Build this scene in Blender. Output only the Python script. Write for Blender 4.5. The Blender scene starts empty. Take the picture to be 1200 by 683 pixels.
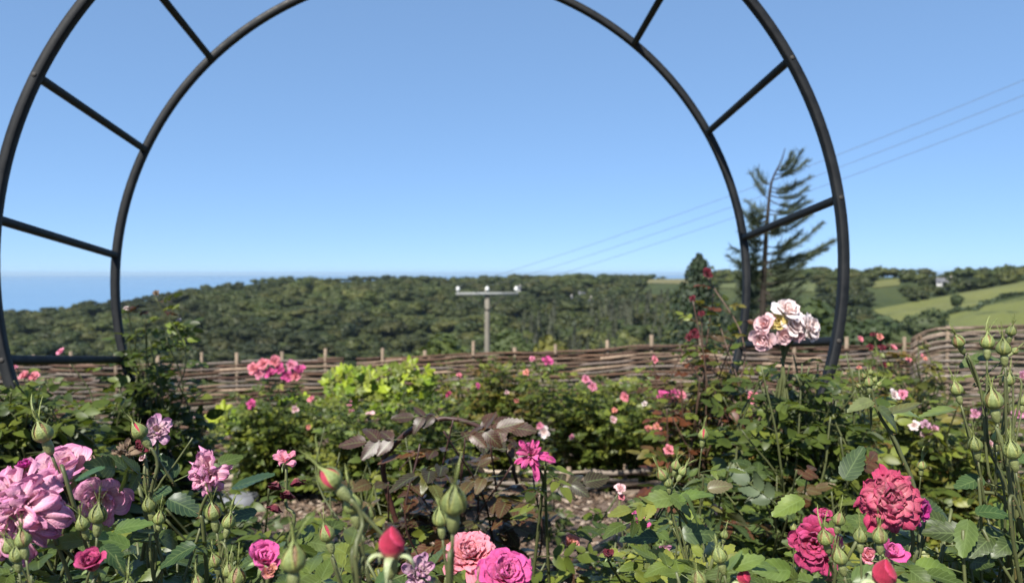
import bpy, math, random
import numpy as np
from mathutils import Vector, Matrix, Quaternion

# ------------------------------------------------------------------ camera, sky, sun, exposure
CAMZ = 0.85                       # lens height above the soil under it
FPX = 867.0                       # focal length in photo pixels (photo 1200 wide)
PITCH = math.atan(21.5 / FPX)
scene = bpy.context.scene
COL = scene.collection
cam_data = bpy.data.cameras.new('camera')
cam_data.sensor_width = 36.0
cam_data.lens = 36.0 * FPX / 1200.0
cam_data.clip_start = 0.02
cam_data.clip_end = 90000
cam_data.dof.use_dof = True
cam_data.dof.focus_distance = 0.80
cam_data.dof.aperture_fstop = 7.5
cam = bpy.data.objects.new('camera', cam_data)
COL.objects.link(cam)
cam.location = (0, 0, CAMZ)
cam.rotation_euler = (math.pi / 2 - PITCH, 0, 0)
scene.camera = cam

SUN_EL, SUN_AZ = math.radians(49), math.radians(207)   # azimuth clockwise from +y: behind the camera, to the left
world = bpy.data.worlds.new('World')
scene.world = world
world.use_nodes = True
wn = world.node_tree.nodes
sky = wn.new('ShaderNodeTexSky')
sky.sky_type = 'NISHITA'
sky.sun_disc = False
sky.sun_elevation = SUN_EL
sky.sun_rotation = SUN_AZ
sky.altitude = 5000
sky.air_density = 1.0
sky.dust_density = 0.0
sky.ozone_density = 10.0
wn['Background'].inputs['Strength'].default_value = 0.115
# clear summer sky: soft response and a cooler tint
sky_gamma = wn.new('ShaderNodeGamma'); sky_gamma.inputs[1].default_value = 0.42
sky_tint = wn.new('ShaderNodeMix'); sky_tint.data_type = 'RGBA'; sky_tint.blend_type = 'MULTIPLY'
sky_tint.inputs[0].default_value = 1.0
sky_tint.inputs[7].default_value = (0.645 * 2.16, 0.83 * 2.16, 1.03 * 2.16, 1)
world.node_tree.links.new(sky.outputs[0], sky_gamma.inputs[0])
world.node_tree.links.new(sky_gamma.outputs[0], sky_tint.inputs[6])
world.node_tree.links.new(sky_tint.outputs[2], wn['Background'].inputs[0])
sun_data = bpy.data.lights.new('sun', 'SUN')
sun_data.energy = 5.0
sun_data.angle = math.radians(0.53)
sun_data.color = (1.0, 0.955, 0.88)
sun = bpy.data.objects.new('sun', sun_data)
COL.objects.link(sun)
sv = Vector((math.sin(SUN_AZ) * math.cos(SUN_EL), math.cos(SUN_AZ) * math.cos(SUN_EL), math.sin(SUN_EL)))
sun.rotation_euler = sv.to_track_quat('Z', 'Y').to_euler()
sun.location = (-3, -4, 8)
scene.view_settings.view_transform = 'Standard'
scene.view_settings.look = 'None'
scene.view_settings.gamma = 1.0
scene.view_settings.exposure = 0.85
scene.cycles.max_bounces = 8
scene.cycles.transparent_max_bounces = 8

HAZE = 5.5e-5
R = random.Random(7)
G = np.random.default_rng(11)

# ------------------------------------------------------------------ helpers
def ray(px, py):
    d = np.array([(px - 600) / FPX, 1.0, -(py - 341.5) / FPX])
    c, s = math.cos(PITCH), math.sin(PITCH)
    return np.array([d[0], d[1] * c + d[2] * s, -d[1] * s + d[2] * c])

def at(px, py, depth):
    """world point seen at a photo pixel, `depth` metres in front of the lens"""
    r = ray(px, py)
    return np.array([0, 0, CAMZ]) + r * (depth / r[1])

def soil_z(x, y):
    return -0.117 * np.clip(y, -3.0, 6.2)

def nrm(v):
    v = np.asarray(v, float)
    return v / np.maximum(np.linalg.norm(v, axis=-1, keepdims=True), 1e-9)

class Mesh:
    """collects quads and triangles and links them as one object"""
    def __init__(s):
        s.v, s.q, s.t, s.c, s.u, s.n = [], [], [], [], [], 0
    def add(s, v, q=None, t=None, c=(1, 1, 1), u=None):
        v = np.asarray(v, float).reshape(-1, 3)
        k = len(v)
        s.v.append(v)
        if q is not None and len(q): s.q.append(np.asarray(q, int).reshape(-1, 4) + s.n)
        if t is not None and len(t): s.t.append(np.asarray(t, int).reshape(-1, 3) + s.n)
        c = np.asarray(c, float)
        s.c.append(np.broadcast_to(c, (k, 3)) if c.ndim == 1 else c.reshape(-1, 3))
        s.u.append(np.zeros((k, 2)) if u is None else np.asarray(u, float).reshape(-1, 2))
        s.n += k
    def mesh(s, name, mat, smooth=True, offset=(0, 0, 0)):
        me = bpy.data.meshes.new(name)
        v = np.concatenate(s.v) - np.asarray(offset, float)
        q = np.concatenate(s.q) if s.q else np.zeros((0, 4), int)
        t = np.concatenate(s.t) if s.t else np.zeros((0, 3), int)
        loops = np.concatenate([q.ravel(), t.ravel()])
        start = np.concatenate([np.arange(len(q)) * 4, len(q) * 4 + np.arange(len(t)) * 3])
        me.vertices.add(len(v)); me.vertices.foreach_set('co', v.astype(np.float32).ravel())
        me.loops.add(len(loops)); me.loops.foreach_set('vertex_index', loops.astype(np.int32))
        me.polygons.add(len(start)); me.polygons.foreach_set('loop_start', start.astype(np.int32))
        me.update(calc_edges=True)
        me.validate()
        if smooth: me.polygons.foreach_set('use_smooth', np.ones(len(me.polygons), bool))
        c = np.concatenate(s.c); u = np.concatenate(s.u)
        a = me.color_attributes.new('tint', 'FLOAT_COLOR', 'POINT')
        a.data.foreach_set('color', np.concatenate([c, np.ones((len(c), 1))], 1).astype(np.float32).ravel())
        if np.any(u):
            b = me.attributes.new('blade', 'FLOAT_VECTOR', 'POINT')
            b.data.foreach_set('vector', np.concatenate([u, np.zeros((len(u), 1))], 1).astype(np.float32).ravel())
        me.materials.append(mat)
        return me
    def build(s, name, mat, parent=None, smooth=True, at=None):
        off = (0, 0, 0)
        p = parent
        off = np.zeros(3)
        while p is not None:
            off += np.array(p.location); p = p.parent
        if at is not None: off = off + np.asarray(at)
        o = bpy.data.objects.new(name, s.mesh(name, mat, smooth, off))
        COL.objects.link(o)
        if parent is not None: o.parent = parent
        if at is not None: o.location = at
        return o

def tag(o, label=None, cat=None, group=None, kind=None):
    if label: o['label'] = label
    if cat: o['category'] = cat
    if group: o['group'] = group
    if kind: o['kind'] = kind
    return o

def thing(name, label, cat, loc, group=None):
    o = bpy.data.objects.new(name, None)
    o.empty_display_size = 0.1
    COL.objects.link(o)
    o.location = tuple(float(a) for a in loc)
    return tag(o, label, cat, group)

def link_part(name, me, parent, pos, zdir, scale, roll=0.0):
    """a shared mesh placed as a child; pos in world space"""
    o = bpy.data.objects.new(name, me)
    COL.objects.link(o)
    off = np.zeros(3); p = parent
    while p is not None:
        off += np.array(p.location); p = p.parent
    o.parent = parent
    o.location = tuple(np.asarray(pos) - off)
    z = Vector(nrm(zdir))
    o.rotation_mode = 'QUATERNION'
    o.rotation_quaternion = Vector((0, 0, 1)).rotation_difference(z) @ Quaternion((0, 0, 1), roll)
    o.scale = (scale,) * 3
    return o

def sub_part(name, me, parent):
    o = bpy.data.objects.new(name, me)
    COL.objects.link(o)
    o.parent = parent
    return o

def catmull(pts, n):
    p = np.asarray(pts, float)
    p = np.vstack([2 * p[0] - p[1], p, 2 * p[-1] - p[-2]])
    segs = len(p) - 3
    t = np.linspace(0, segs - 1e-6, n)
    i = t.astype(int); f = (t - i)[:, None]
    a, b, c, d = p[i], p[i + 1], p[i + 2], p[i + 3]
    return 0.5 * (2 * b + (c - a) * f + (2 * a - 5 * b + 4 * c - d) * f ** 2 + (3 * b - a - 3 * c + d) * f ** 3)

def tube(m, pts, rad, sides=6, c=(1, 1, 1), jitter=0.0, square=False):
    p = np.asarray(pts, float); n = len(p)
    rad = np.broadcast_to(np.asarray(rad, float), (n,))
    tan = nrm(np.gradient(p, axis=0))
    ref = np.array([0.0, 0, 1]) if abs(tan[0, 2]) < 0.9 else np.array([1.0, 0, 0])
    a = nrm(np.cross(tan, ref)); b = np.cross(tan, a)
    for i in range(1, n):
        if a[i] @ a[i - 1] < 0: a[i] *= -1; b[i] *= -1
    ang = np.arange(sides) * 2 * math.pi / sides
    rr = rad[:, None] * (1 + jitter * G.standard_normal((n, sides)))
    v = p[:, None] + rr[..., None] * (np.cos(ang)[None, :, None] * a[:, None] + np.sin(ang)[None, :, None] * b[:, None])
    i, j = np.meshgrid(np.arange(n - 1), np.arange(sides), indexing='ij')
    j2 = (j + 1) % sides
    q = np.stack([i * sides + j, i * sides + j2, (i + 1) * sides + j2, (i + 1) * sides + j], -1).reshape(-1, 4)
    v = np.vstack([v.reshape(-1, 3), p[0], p[-1]])
    k = np.arange(sides); k2 = (k + 1) % sides
    t = np.vstack([np.stack([k2, k, np.full(sides, n * sides)], 1),
                   np.stack([(n - 1) * sides + k, (n - 1) * sides + k2, np.full(sides, n * sides + 1)], 1)])
    c = np.asarray(c, float)
    if c.ndim == 2: c = np.vstack([np.repeat(c, sides, 0), c[:1], c[-1:]])
    m.add(v, q, t, c)

def box(m, cx, cy, cz, sx, sy, sz, c=(1, 1, 1), rot=0.0):
    v = np.array([[x, y, z] for x in (-.5, .5) for y in (-.5, .5) for z in (-.5, .5)]) * (sx, sy, sz)
    cr, sr = math.cos(rot), math.sin(rot)
    v = np.stack([v[:, 0] * cr - v[:, 1] * sr, v[:, 0] * sr + v[:, 1] * cr, v[:, 2]], 1) + (cx, cy, cz)
    m.add(v, [[0, 1, 3, 2], [4, 6, 7, 5], [0, 4, 5, 1], [2, 3, 7, 6], [0, 2, 6, 4], [1, 5, 7, 3]], None, c)

def lathe(m, prof, sides=12, c=(1, 1, 1), wob=0.0, ph=0.0):
    prof = np.asarray(prof, float); n = len(prof)
    ang = np.arange(sides) * 2 * math.pi / sides
    r = prof[:, :1] * (1 + wob * np.sin(5 * ang + ph)[None])
    v = np.stack([r * np.cos(ang), r * np.sin(ang), np.repeat(prof[:, 1:2], sides, 1)], -1).reshape(-1, 3)
    i, j = np.meshgrid(np.arange(n - 1), np.arange(sides), indexing='ij'); j2 = (j + 1) % sides
    q = np.stack([i * sides + j, i * sides + j2, (i + 1) * sides + j2, (i + 1) * sides + j], -1).reshape(-1, 4)
    c = np.asarray(c, float)
    if c.ndim == 2: c = np.repeat(c, sides, 0)
    m.add(v, q, None, c)

def vnoise(p, scale, seed=0):
    """cheap smooth pseudo noise, -1..1"""
    rs = np.random.default_rng(seed)
    out = np.zeros(len(p)); 
    for k in range(7):
        d = nrm(rs.standard_normal(p.shape[1])) * rs.uniform(.6, 1.9) / scale
        out += np.sin(p @ d * 2 * math.pi + rs.uniform(0, 6.28))
    return out / 3.4

# ------------------------------------------------------------------ materials
def new_mat(name):
    m = bpy.data.materials.new(name); m.use_nodes = True
    nt = m.node_tree
    return m, nt, nt.nodes['Principled BSDF'], nt.nodes['Material Output']

def noise_node(nt, scale, detail=4, rough=.6, vec=None):
    n = nt.nodes.new('ShaderNodeTexNoise')
    n.inputs['Scale'].default_value = scale; n.inputs['Detail'].default_value = detail
    n.inputs['Roughness'].default_value = rough
    if vec is not None: nt.links.new(vec, n.inputs['Vector'])
    return n

def mix_node(nt, fac, a, b, blend='MIX'):
    n = nt.nodes.new('ShaderNodeMix'); n.data_type = 'RGBA'; n.blend_type = blend
    for k, s in ((0, fac), (6, a), (7, b)):
        if hasattr(s, 'links') or isinstance(s, bpy.types.NodeSocket): nt.links.new(s, n.inputs[k])
        else: n.inputs[k].default_value = s if k == 0 else (*s, 1) if len(s) == 3 else s
    return n.outputs[2]

def ramp_node(nt, src, stops):
    r = nt.nodes.new('ShaderNodeValToRGB')
    while len(r.color_ramp.elements) < len(stops): r.color_ramp.elements.new(.5)
    for e, (p, c) in zip(r.color_ramp.elements, stops):
        e.position = p; e.color = (*c, 1) if len(c) == 3 else c
    nt.links.new(src, r.inputs[0])
    return r.outputs[0]

def bump(nt, bsdf, src, strength=.4, dist=.01):
    b = nt.nodes.new('ShaderNodeBump')
    b.inputs['Strength'].default_value = strength; b.inputs['Distance'].default_value = dist
    nt.links.new(src, b.inputs['Height']); nt.links.new(b.outputs[0], bsdf.inputs['Normal'])

def coords(nt, which='Object'):
    return nt.nodes.new('ShaderNodeTexCoord').outputs[which]

def tint(nt):
    a = nt.nodes.new('ShaderNodeAttribute'); a.attribute_name = 'tint'
    return a.outputs['Color']

def leaf_material(name, rough=.42, trans=.3, veins=False, spec=.5):
    m, nt, b, out = new_mat(name)
    c = tint(nt)
    n = noise_node(nt, 60 if veins else 30, 3, .6, coords(nt))
    c = mix_node(nt, .75, c, ramp_node(nt, n.outputs[0], [(.28, (.58, .58, .55)), (.72, (1.38, 1.3, 1.15))]), 'MULTIPLY')
    geo = nt.nodes.new('ShaderNodeNewGeometry')
    pale = mix_node(nt, .45, c, (.16, .2, .13))
    if veins:
        a = nt.nodes.new('ShaderNodeAttribute'); a.attribute_name = 'blade'
        sp = nt.nodes.new('ShaderNodeSeparateXYZ'); nt.links.new(a.outputs['Vector'], sp.inputs[0])
        ab = nt.nodes.new('ShaderNodeMath'); ab.operation = 'ABSOLUTE'; nt.links.new(sp.outputs[0], ab.inputs[0])
        ma = nt.nodes.new('ShaderNodeMath'); ma.operation = 'MULTIPLY_ADD'
        nt.links.new(ab.outputs[0], ma.inputs[0]); ma.inputs[1].default_value = -.32; nt.links.new(sp.outputs[1], ma.inputs[2])
        sn = nt.nodes.new('ShaderNodeMath'); sn.operation = 'MULTIPLY'; sn.inputs[1].default_value = 46
        nt.links.new(ma.outputs[0], sn.inputs[0])
        si = nt.nodes.new('ShaderNodeMath'); si.operation = 'SINE'; nt.links.new(sn.outputs[0], si.inputs[0])
        vein = ramp_node(nt, si.outputs[0], [(.86, (0, 0, 0)), (1, (1, 1, 1))])
        mid = ramp_node(nt, ab.outputs[0], [(.02, (1, 1, 1)), (.09, (0, 0, 0))])
        vv = mix_node(nt, 1.0, vein, mid, 'LIGHTEN')
        fm = nt.nodes.new('ShaderNodeMath'); fm.operation = 'MULTIPLY'; fm.inputs[1].default_value = .42
        nt.links.new(vv, fm.inputs[0])
        c = mix_node(nt, fm.outputs[0], c, (.17, .23, .08))
        bump(nt, b, vv, -.35, .002)
    cc = mix_node(nt, geo.outputs['Backfacing'], c, pale)
    nt.links.new(cc, b.inputs['Base Color'])
    b.inputs['Roughness'].default_value = rough
    b.inputs['Specular IOR Level'].default_value = spec
    tr = nt.nodes.new('ShaderNodeBsdfTranslucent')
    nt.links.new(mix_node(nt, 1.0, c, (1.9, 1.8, .7), 'MULTIPLY'), tr.inputs[0])
    ms = nt.nodes.new('ShaderNodeMixShader'); ms.inputs[0].default_value = trans
    nt.links.new(b.outputs[0], ms.inputs[1]); nt.links.new(tr.outputs[0], ms.inputs[2])
    nt.links.new(ms.outputs[0], out.inputs[0])
    return m

def petal_material():
    m, nt, b, out = new_mat('petal')
    c = tint(nt)
    n = noise_node(nt, 3.5, 5, .65, coords(nt))
    c = mix_node(nt, .35, c, ramp_node(nt, n.outputs[0], [(.3, (.72, .66, .7)), (.7, (1.2, 1.2, 1.2))]), 'MULTIPLY')
    nt.links.new(c, b.inputs['Base Color'])
    ua = nt.nodes.new('ShaderNodeAttribute'); ua.attribute_name = 'blade'
    mp = nt.nodes.new('ShaderNodeMapping'); mp.inputs['Scale'].default_value = (7, 1.3, 1); nt.links.new(ua.outputs['Vector'], mp.inputs[0])
    vn = noise_node(nt, 1.6, 5, .6, mp.outputs[0])
    c = mix_node(nt, .8, c, ramp_node(nt, vn.outputs[0], [(.32, (.68, .6, .68)), (.62, (1.15, 1.15, 1.12))]), 'MULTIPLY')
    nt.links.new(c, b.inputs['Base Color'])
    b.inputs['Roughness'].default_value = .62
    b.inputs['Specular IOR Level'].default_value = .25
    b.inputs['Sheen Weight'].default_value = .12
    fine = noise_node(nt, 14, 4, .7, coords(nt))
    bump(nt, b, fine.outputs[0], .35, .05)
    tr = nt.nodes.new('ShaderNodeBsdfTranslucent'); nt.links.new(c, tr.inputs[0])
    ms = nt.nodes.new('ShaderNodeMixShader'); ms.inputs[0].default_value = .24
    nt.links.new(b.outputs[0], ms.inputs[1]); nt.links.new(tr.outputs[0], ms.inputs[2])
    nt.links.new(ms.outputs[0], out.inputs[0])
    return m

def tinted(name, rough=.7, nscale=40, namt=.5, bumpd=.003, spec=.4, stretch=None):
    m, nt, b, out = new_mat(name)
    co = coords(nt)
    if stretch:
        mp = nt.nodes.new('ShaderNodeMapping'); mp.inputs['Scale'].default_value = stretch
        nt.links.new(co, mp.inputs[0]); co = mp.outputs[0]
    n = noise_node(nt, nscale, 6, .65, co)
    c = mix_node(nt, namt, tint(nt), ramp_node(nt, n.outputs[0], [(.25, (.45, .45, .45)), (.75, (1.5, 1.5, 1.5))]), 'MULTIPLY')
    nt.links.new(c, b.inputs['Base Color'])
    b.inputs['Roughness'].default_value = rough; b.inputs['Specular IOR Level'].default_value = spec
    bump(nt, b, n.outputs[0], .5, bumpd)
    return m

M_LEAF0 = leaf_material('rose_leaf_near', .42, .22, True, .38)
M_LEAF = leaf_material('rose_leaf', .45, .3, False, .35)
M_DARKLEAF = leaf_material('dark_glossy_leaf', .42, .16, True, .4)
M_TREE = leaf_material('tree_leaf', .6, .2, False, .3)
M_PETAL = petal_material()
M_STEM = tinted('stem', .5, 90, .35, .001)
M_BUD = tinted('bud_green', .4, 1.6, .28, .004)
M_WILLOW = tinted('willow_rod', .8, 45, .75, .004, .25, (1, 1, 1))
M_BARK = tinted('bark', .9, 18, .7, .01, .2, (1, 1, .25))
M_WOOD = tinted('weathered_pole', .85, 8, .5, .01, .2, (1, 1, .2))
M_PAINT = tinted('wall_paint', .85, 2, .2, .01, .2)
M_SLATE = tinted('roof_slate', .7, 3, .5, .02, .3)
M_MULCH = tinted('bark_mulch', .95, 60, .6, .003, .15)
M_STONE = tinted('pale_stone', .8, 14, .45, .01, .25)

def gate_metal():
    m, nt, b, out = new_mat('black_powder_coated_steel')
    co = coords(nt)
    n = noise_node(nt, 24, 8, .7, co)
    d = noise_node(nt, 5, 5, .7, co)
    c = ramp_node(nt, n.outputs[0], [(.35, (.005, .0055, .006)), (.62, (.010, .011, .012)), (.8, (.03, .03, .03))])
    c = mix_node(nt, ramp_node(nt, d.outputs[0], [(.5, (0, 0, 0)), (.8, (.3, .3, .3))]), c, (.05, .05, .048))
    nt.links.new(c, b.inputs['Base Color'])
    b.inputs['Specular IOR Level'].default_value = .26
    nt.links.new(ramp_node(nt, n.outputs[0], [(.3, (.45, .45, .45)), (.8, (.75, .75, .75))]), b.inputs['Roughness'])
    bump(nt, b, noise_node(nt, 400, 3, .6, co).outputs[0], .25, .001)
    return m
M_GATE = gate_metal()

def grey_metal():
    m, nt, b, out = new_mat('dull_galvanised_steel')
    n = noise_node(nt, 30, 6, .7, coords(nt))
    nt.links.new(ramp_node(nt, n.outputs[0], [(.3, (.022, .019, .015)), (.7, (.05, .043, .035))]), b.inputs['Base Color'])
    b.inputs['Metallic'].default_value = .0; b.inputs['Roughness'].default_value = .75
    return m
M_GALV = grey_metal()
M_WIRE = tinted('power_cable', .5, 10, .2, .001)
M_WIRE.diffuse_color = (.1, .1, .1, 1)

def ground_material():
    m, nt, b, out = new_mat('soil_and_turf')
    geo = nt.nodes.new('ShaderNodeNewGeometry')
    pos = geo.outputs['Position']
    n1 = noise_node(nt, 28, 8, .7, pos); n2 = noise_node(nt, 3, 5, .6, pos)
    soil = ramp_node(nt, n1.outputs[0], [(.25, (.05, .034, .026)), (.5, (.14, .1, .078)), (.75, (.27, .215, .175))])
    soil = mix_node(nt, .5, soil, ramp_node(nt, n2.outputs[0], [(.3, (.6, .6, .6)), (.7, (1.25, 1.22, 1.2))]), 'MULTIPLY')
    g1 = noise_node(nt, .05, 8, .65, pos); g2 = noise_node(nt, .9, 6, .7, pos)
    grass = ramp_node(nt, g1.outputs[0], [(.3, (.03, .042, .016)), (.55, (.05, .062, .022)), (.75, (.085, .09, .035))])
    grass = mix_node(nt, .5, grass, ramp_node(nt, g2.outputs[0], [(.3, (.6, .6, .6)), (.7, (1.3, 1.3, 1.2))]), 'MULTIPLY')
    sp = nt.nodes.new('ShaderNodeVectorMath'); sp.operation = 'LENGTH'; nt.links.new(pos, sp.inputs[0])
    mr = nt.nodes.new('ShaderNodeMapRange'); mr.inputs[1].default_value = 8.5; mr.inputs[2].default_value = 10.5
    nt.links.new(sp.outputs['Value'], mr.inputs[0])
    nt.links.new(mix_node(nt, mr.outputs[0], soil, grass), b.inputs['Base Color'])
    b.inputs['Roughness'].default_value = .95; b.inputs['Specular IOR Level'].default_value = .15
    bump(nt, b, n1.outputs[0], .8, .03)
    return m

def field_material(name, a, c_, s=.06):
    m, nt, b, out = new_mat(name)
    pos = nt.nodes.new('ShaderNodeNewGeometry').outputs['Position']
    n = noise_node(nt, s, 8, .65, pos); w = noise_node(nt, .7, 4, .7, pos)
    c = ramp_node(nt, n.outputs[0], [(.3, a), (.72, c_)])
    c = mix_node(nt, .4, c, ramp_node(nt, w.outputs[0], [(.3, (.75, .75, .7)), (.7, (1.2, 1.2, 1.15))]), 'MULTIPLY')
    nt.links.new(c, b.inputs['Base Color'])
    b.inputs['Roughness'].default_value = .9; b.inputs['Specular IOR Level'].default_value = .2
    return m

def sea_material():
    m, nt, b, out = new_mat('sea_water')
    pos = nt.nodes.new('ShaderNodeNewGeometry').outputs['Position']
    n = noise_node(nt, .02, 5, .6, pos)
    nt.links.new(ramp_node(nt, noise_node(nt, .0006, 4, .6, pos).outputs[0], [(.3, (.1, .2, .32)), (.7, (.12, .22, .34))]), b.inputs['Base Color'])
    b.inputs['Roughness'].default_value = .25; b.inputs['IOR'].default_value = 1.33
    bump(nt, b, n.outputs[0], .35, 6)
    return m

# ------------------------------------------------------------------ the land: one sheet from the garden to beyond the ridges
RIDGE_PX = [-900, -300, 0, 60, 110, 165, 215, 262, 300, 400, 500, 600, 700, 800, 850, 900, 960, 1020, 1100, 1200, 1500, 2100]
RIDGE_PY = [420, 392, 372, 366, 359, 356, 345, 338, 333, 330, 329, 328, 327, 327, 326, 326, 324, 325, 326, 325, 322, 318]
TREE_H = 6.5

def land(x, y):
    """ground height (world z)"""
    x = np.asarray(x, float); y = np.asarray(y, float)
    r = np.hypot(x, y); az = np.arctan2(x, np.maximum(y, .05 * r + 1e-6))
    px = 600 + FPX * np.tan(np.clip(az, -1.15, 1.15))
    py = np.interp(px, RIDGE_PX, RIDGE_PY)
    rr = np.interp(px, [-300, 0, 300, 700, 850, 1000, 1300], [560, 600, 680, 820, 640, 560, 520])
    zr = (320 - py) / FPX * rr * np.cos(az)
    bot = np.interp(px, [0, 500, 900, 1200], [-62, -58, -42, -36])
    rv = np.interp(px, [0, 500, 900, 1200], [230, 250, 190, 160])
    near = np.interp(r, [0, 5.8, 6.6, 9, 14, 25, 60, 120], [0, -.7 - .85, -1.75, -3.0, -5.2, -8.9, -20, -34])
    garden = soil_z(x, y) - CAMZ
    t1 = np.clip((r - 120) / (rv - 120), 0, 1); t1 = t1 * t1 * (3 - 2 * t1)
    down = near * (1 - t1) + bot * t1
    t2 = np.clip((r - rv) / (rr - rv), 0, 1)
    t2 = np.where(px > 880, t2, t2 ** .85 * .75 + .25 * t2 * t2 * (3 - 2 * t2))
    up = bot * (1 - t2) + zr * t2
    z = np.where(r < rv, down, up)
    inland = np.clip((px - 300) / 500, 0, 1)
    t3 = np.clip((r - rr) / 700, 0, 1); t3 = t3 * t3 * (3 - 2 * t3)
    z = np.where(r > rr, zr - t3 * ((1 - inland) * 75 + inland * 30) - np.clip(r - rr - 700, 0, None) * np.where(px > 900, .01, .06), z)
    k = np.clip((r - 5.8) / .8, 0, 1)
    z = garden * (1 - k) + z * k
    # behind the camera the garden simply runs on
    back = np.clip(-y / np.maximum(r, 1e-6) * 3, 0, 1)
    z = z * (1 - back) + (soil_z(x, -np.clip(r, 0, 3)) - CAMZ + np.clip(r - 3, 0, 200) * .02) * back
    p = np.stack([x, y], -1).reshape(-1, 2)
    nz = vnoise(p, 55, 3).reshape(x.shape) * 2.2 + vnoise(p, 170, 4).reshape(x.shape) * 2.5
    z = z + nz * np.clip((r - 60) / 200, 0, 1) * (1 - .7 * np.clip((r - rr + 80) / 80, 0, 1))
    return z + CAMZ

def hit_land(px, py, near=8.0):
    d = ray(px, py); d = d / d[1]
    s = np.linspace(near, 1500, 6000)
    pts = np.array([0, 0, CAMZ]) + s[:, None] * d
    below = pts[:, 2] < land(pts[:, 0], pts[:, 1])
    i = int(np.argmax(below))
    return pts[i] if below.any() else None

def project(p):
    q = np.asarray(p, float) - np.array([0, 0, CAMZ])
    c, s = math.cos(PITCH), math.sin(PITCH)
    f = q[..., 1] * c - q[..., 2] * s; u = q[..., 1] * s + q[..., 2] * c
    return 600 + FPX * q[..., 0] / f, 341.5 - FPX * u / f

az_grid = np.radians(np.concatenate([np.arange(-180, -48, 4.0), np.arange(-48, 48, .45), np.arange(48, 180.1, 4.0)]))
r_grid = np.concatenate([[0.0], np.geomspace(.35, 8, 46), np.geomspace(8.4, 120, 40), np.linspace(128, 1000, 95), np.geomspace(1050, 4000, 16)])
AA, RR_ = np.meshgrid(az_grid, r_grid, indexing='ij')
gx, gy = RR_ * np.sin(AA), RR_ * np.cos(AA)
gz = land(gx, gy)
small = (vnoise(np.stack([gx, gy], -1).reshape(-1, 2), .35, 8) * .012 + vnoise(np.stack([gx, gy], -1).reshape(-1, 2), .12, 9) * .006).reshape(gx.shape)
gz = gz + small * (RR_ < 8)
na, nr = AA.shape
i, j = np.meshgrid(np.arange(na - 1), np.arange(nr - 1), indexing='ij')
gm = Mesh()
gm.add(np.stack([gx, gy, gz], -1), np.stack([i * nr + j, i * nr + j + 1, (i + 1) * nr + j + 1, (i + 1) * nr + j], -1))
tag(gm.build('ground', ground_material()), kind='structure')

sm = Mesh()
rs_ = np.geomspace(300, 25000, 40); as_ = np.radians(np.arange(0, 361, 4.0))
A2, R2 = np.meshgrid(as_, rs_, indexing='ij')
i, j = np.meshgrid(np.arange(len(as_) - 1), np.arange(len(rs_) - 1), indexing='ij'); n2 = len(rs_)
sm.add(np.stack([R2 * np.sin(A2), R2 * np.cos(A2), np.full(A2.shape, CAMZ - 72.0)], -1),
       np.stack([i * n2 + j, i * n2 + j + 1, (i + 1) * n2 + j + 1, (i + 1) * n2 + j], -1))
tag(sm.build('sea', sea_material()), kind='structure')

# fields: sheets laid 0.3 m over the land (short grass), corners found on the slope
FIELDS = [
    # four corners in the photo (top-left, top-right, bottom-right, bottom-left)
    ([(1020, 364), (1210, 329), (1210, 341), (1060, 381)], (.095, .105, .032), (.128, .133, .045)),
    ([(1099, 373), (1240, 339), (1250, 394), (1096, 388)], (.096, .109, .03), (.125, .135, .042)),
    ([(1026, 330), (1056, 327), (1054, 335), (1022, 338)], (.1, .105, .033), (.135, .135, .046)),
    ([(914, 333), (956, 331), (954, 342), (910, 343)], (.075, .092, .035), (.1, .11, .045)),
    ([(846, 333), (866, 332), (866, 338), (842, 338)], (.075, .09, .035), (.1, .11, .045)),
    ([(752, 328), (812, 327), (812, 333), (754, 332)], (.12, .11, .05), (.15, .14, .07)),
    ([(1062, 319), (1104, 318), (1104, 322), (1060, 323)], (.1, .115, .05), (.13, .14, .06)),
]
def in_poly(px, py, poly):
    ok = np.zeros(np.shape(px), bool); n = len(poly)
    for a in range(n):
        (x1, y1), (x2, y2) = poly[a], poly[(a + 1) % n]
        c = ((y1 > py) != (y2 > py)) & (px < (x2 - x1) * (py - y1) / ((y2 - y1) + 1e-9) + x1)
        ok ^= c
    return ok
for poly, ca, cb in FIELDS:
    tl, tr_, br, bl = [np.array(p, float) for p in poly]
    nu, nv = 22, 10
    pts = []
    for a in range(nv + 1):
        for b_ in range(nu + 1):
            u, v = b_ / nu, a / nv
            p = (tl * (1 - u) + tr_ * u) * (1 - v) + (bl * (1 - u) + br * u) * v
            h = hit_land(p[0], p[1], 60)
            dy = 0
            while h is None: dy += 1.5; h = hit_land(p[0], p[1] + dy, 60)
            pts.append([h[0], h[1], float(land(h[0], h[1])) + .35])
    fm_ = Mesh()
    i, j = np.meshgrid(np.arange(nv), np.arange(nu), indexing='ij'); w = nu + 1
    fm_.add(pts, np.stack([i * w + j, i * w + j + 1, (i + 1) * w + j + 1, (i + 1) * w + j], -1))
    tag(fm_.build('field', field_material('pasture', ca, cb)), kind='structure')

# ------------------------------------------------------------------ trees
def ico(sub):
    import bmesh
    bm = bmesh.new(); bmesh.ops.create_icosphere(bm, subdivisions=sub, radius=1)
    v = np.array([x.co[:] for x in bm.verts]); t = np.array([[w.index for w in f.verts] for f in bm.faces]); bm.free()
    return v, t
ICO1, ICO2 = ico(2), ico(3)

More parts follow.
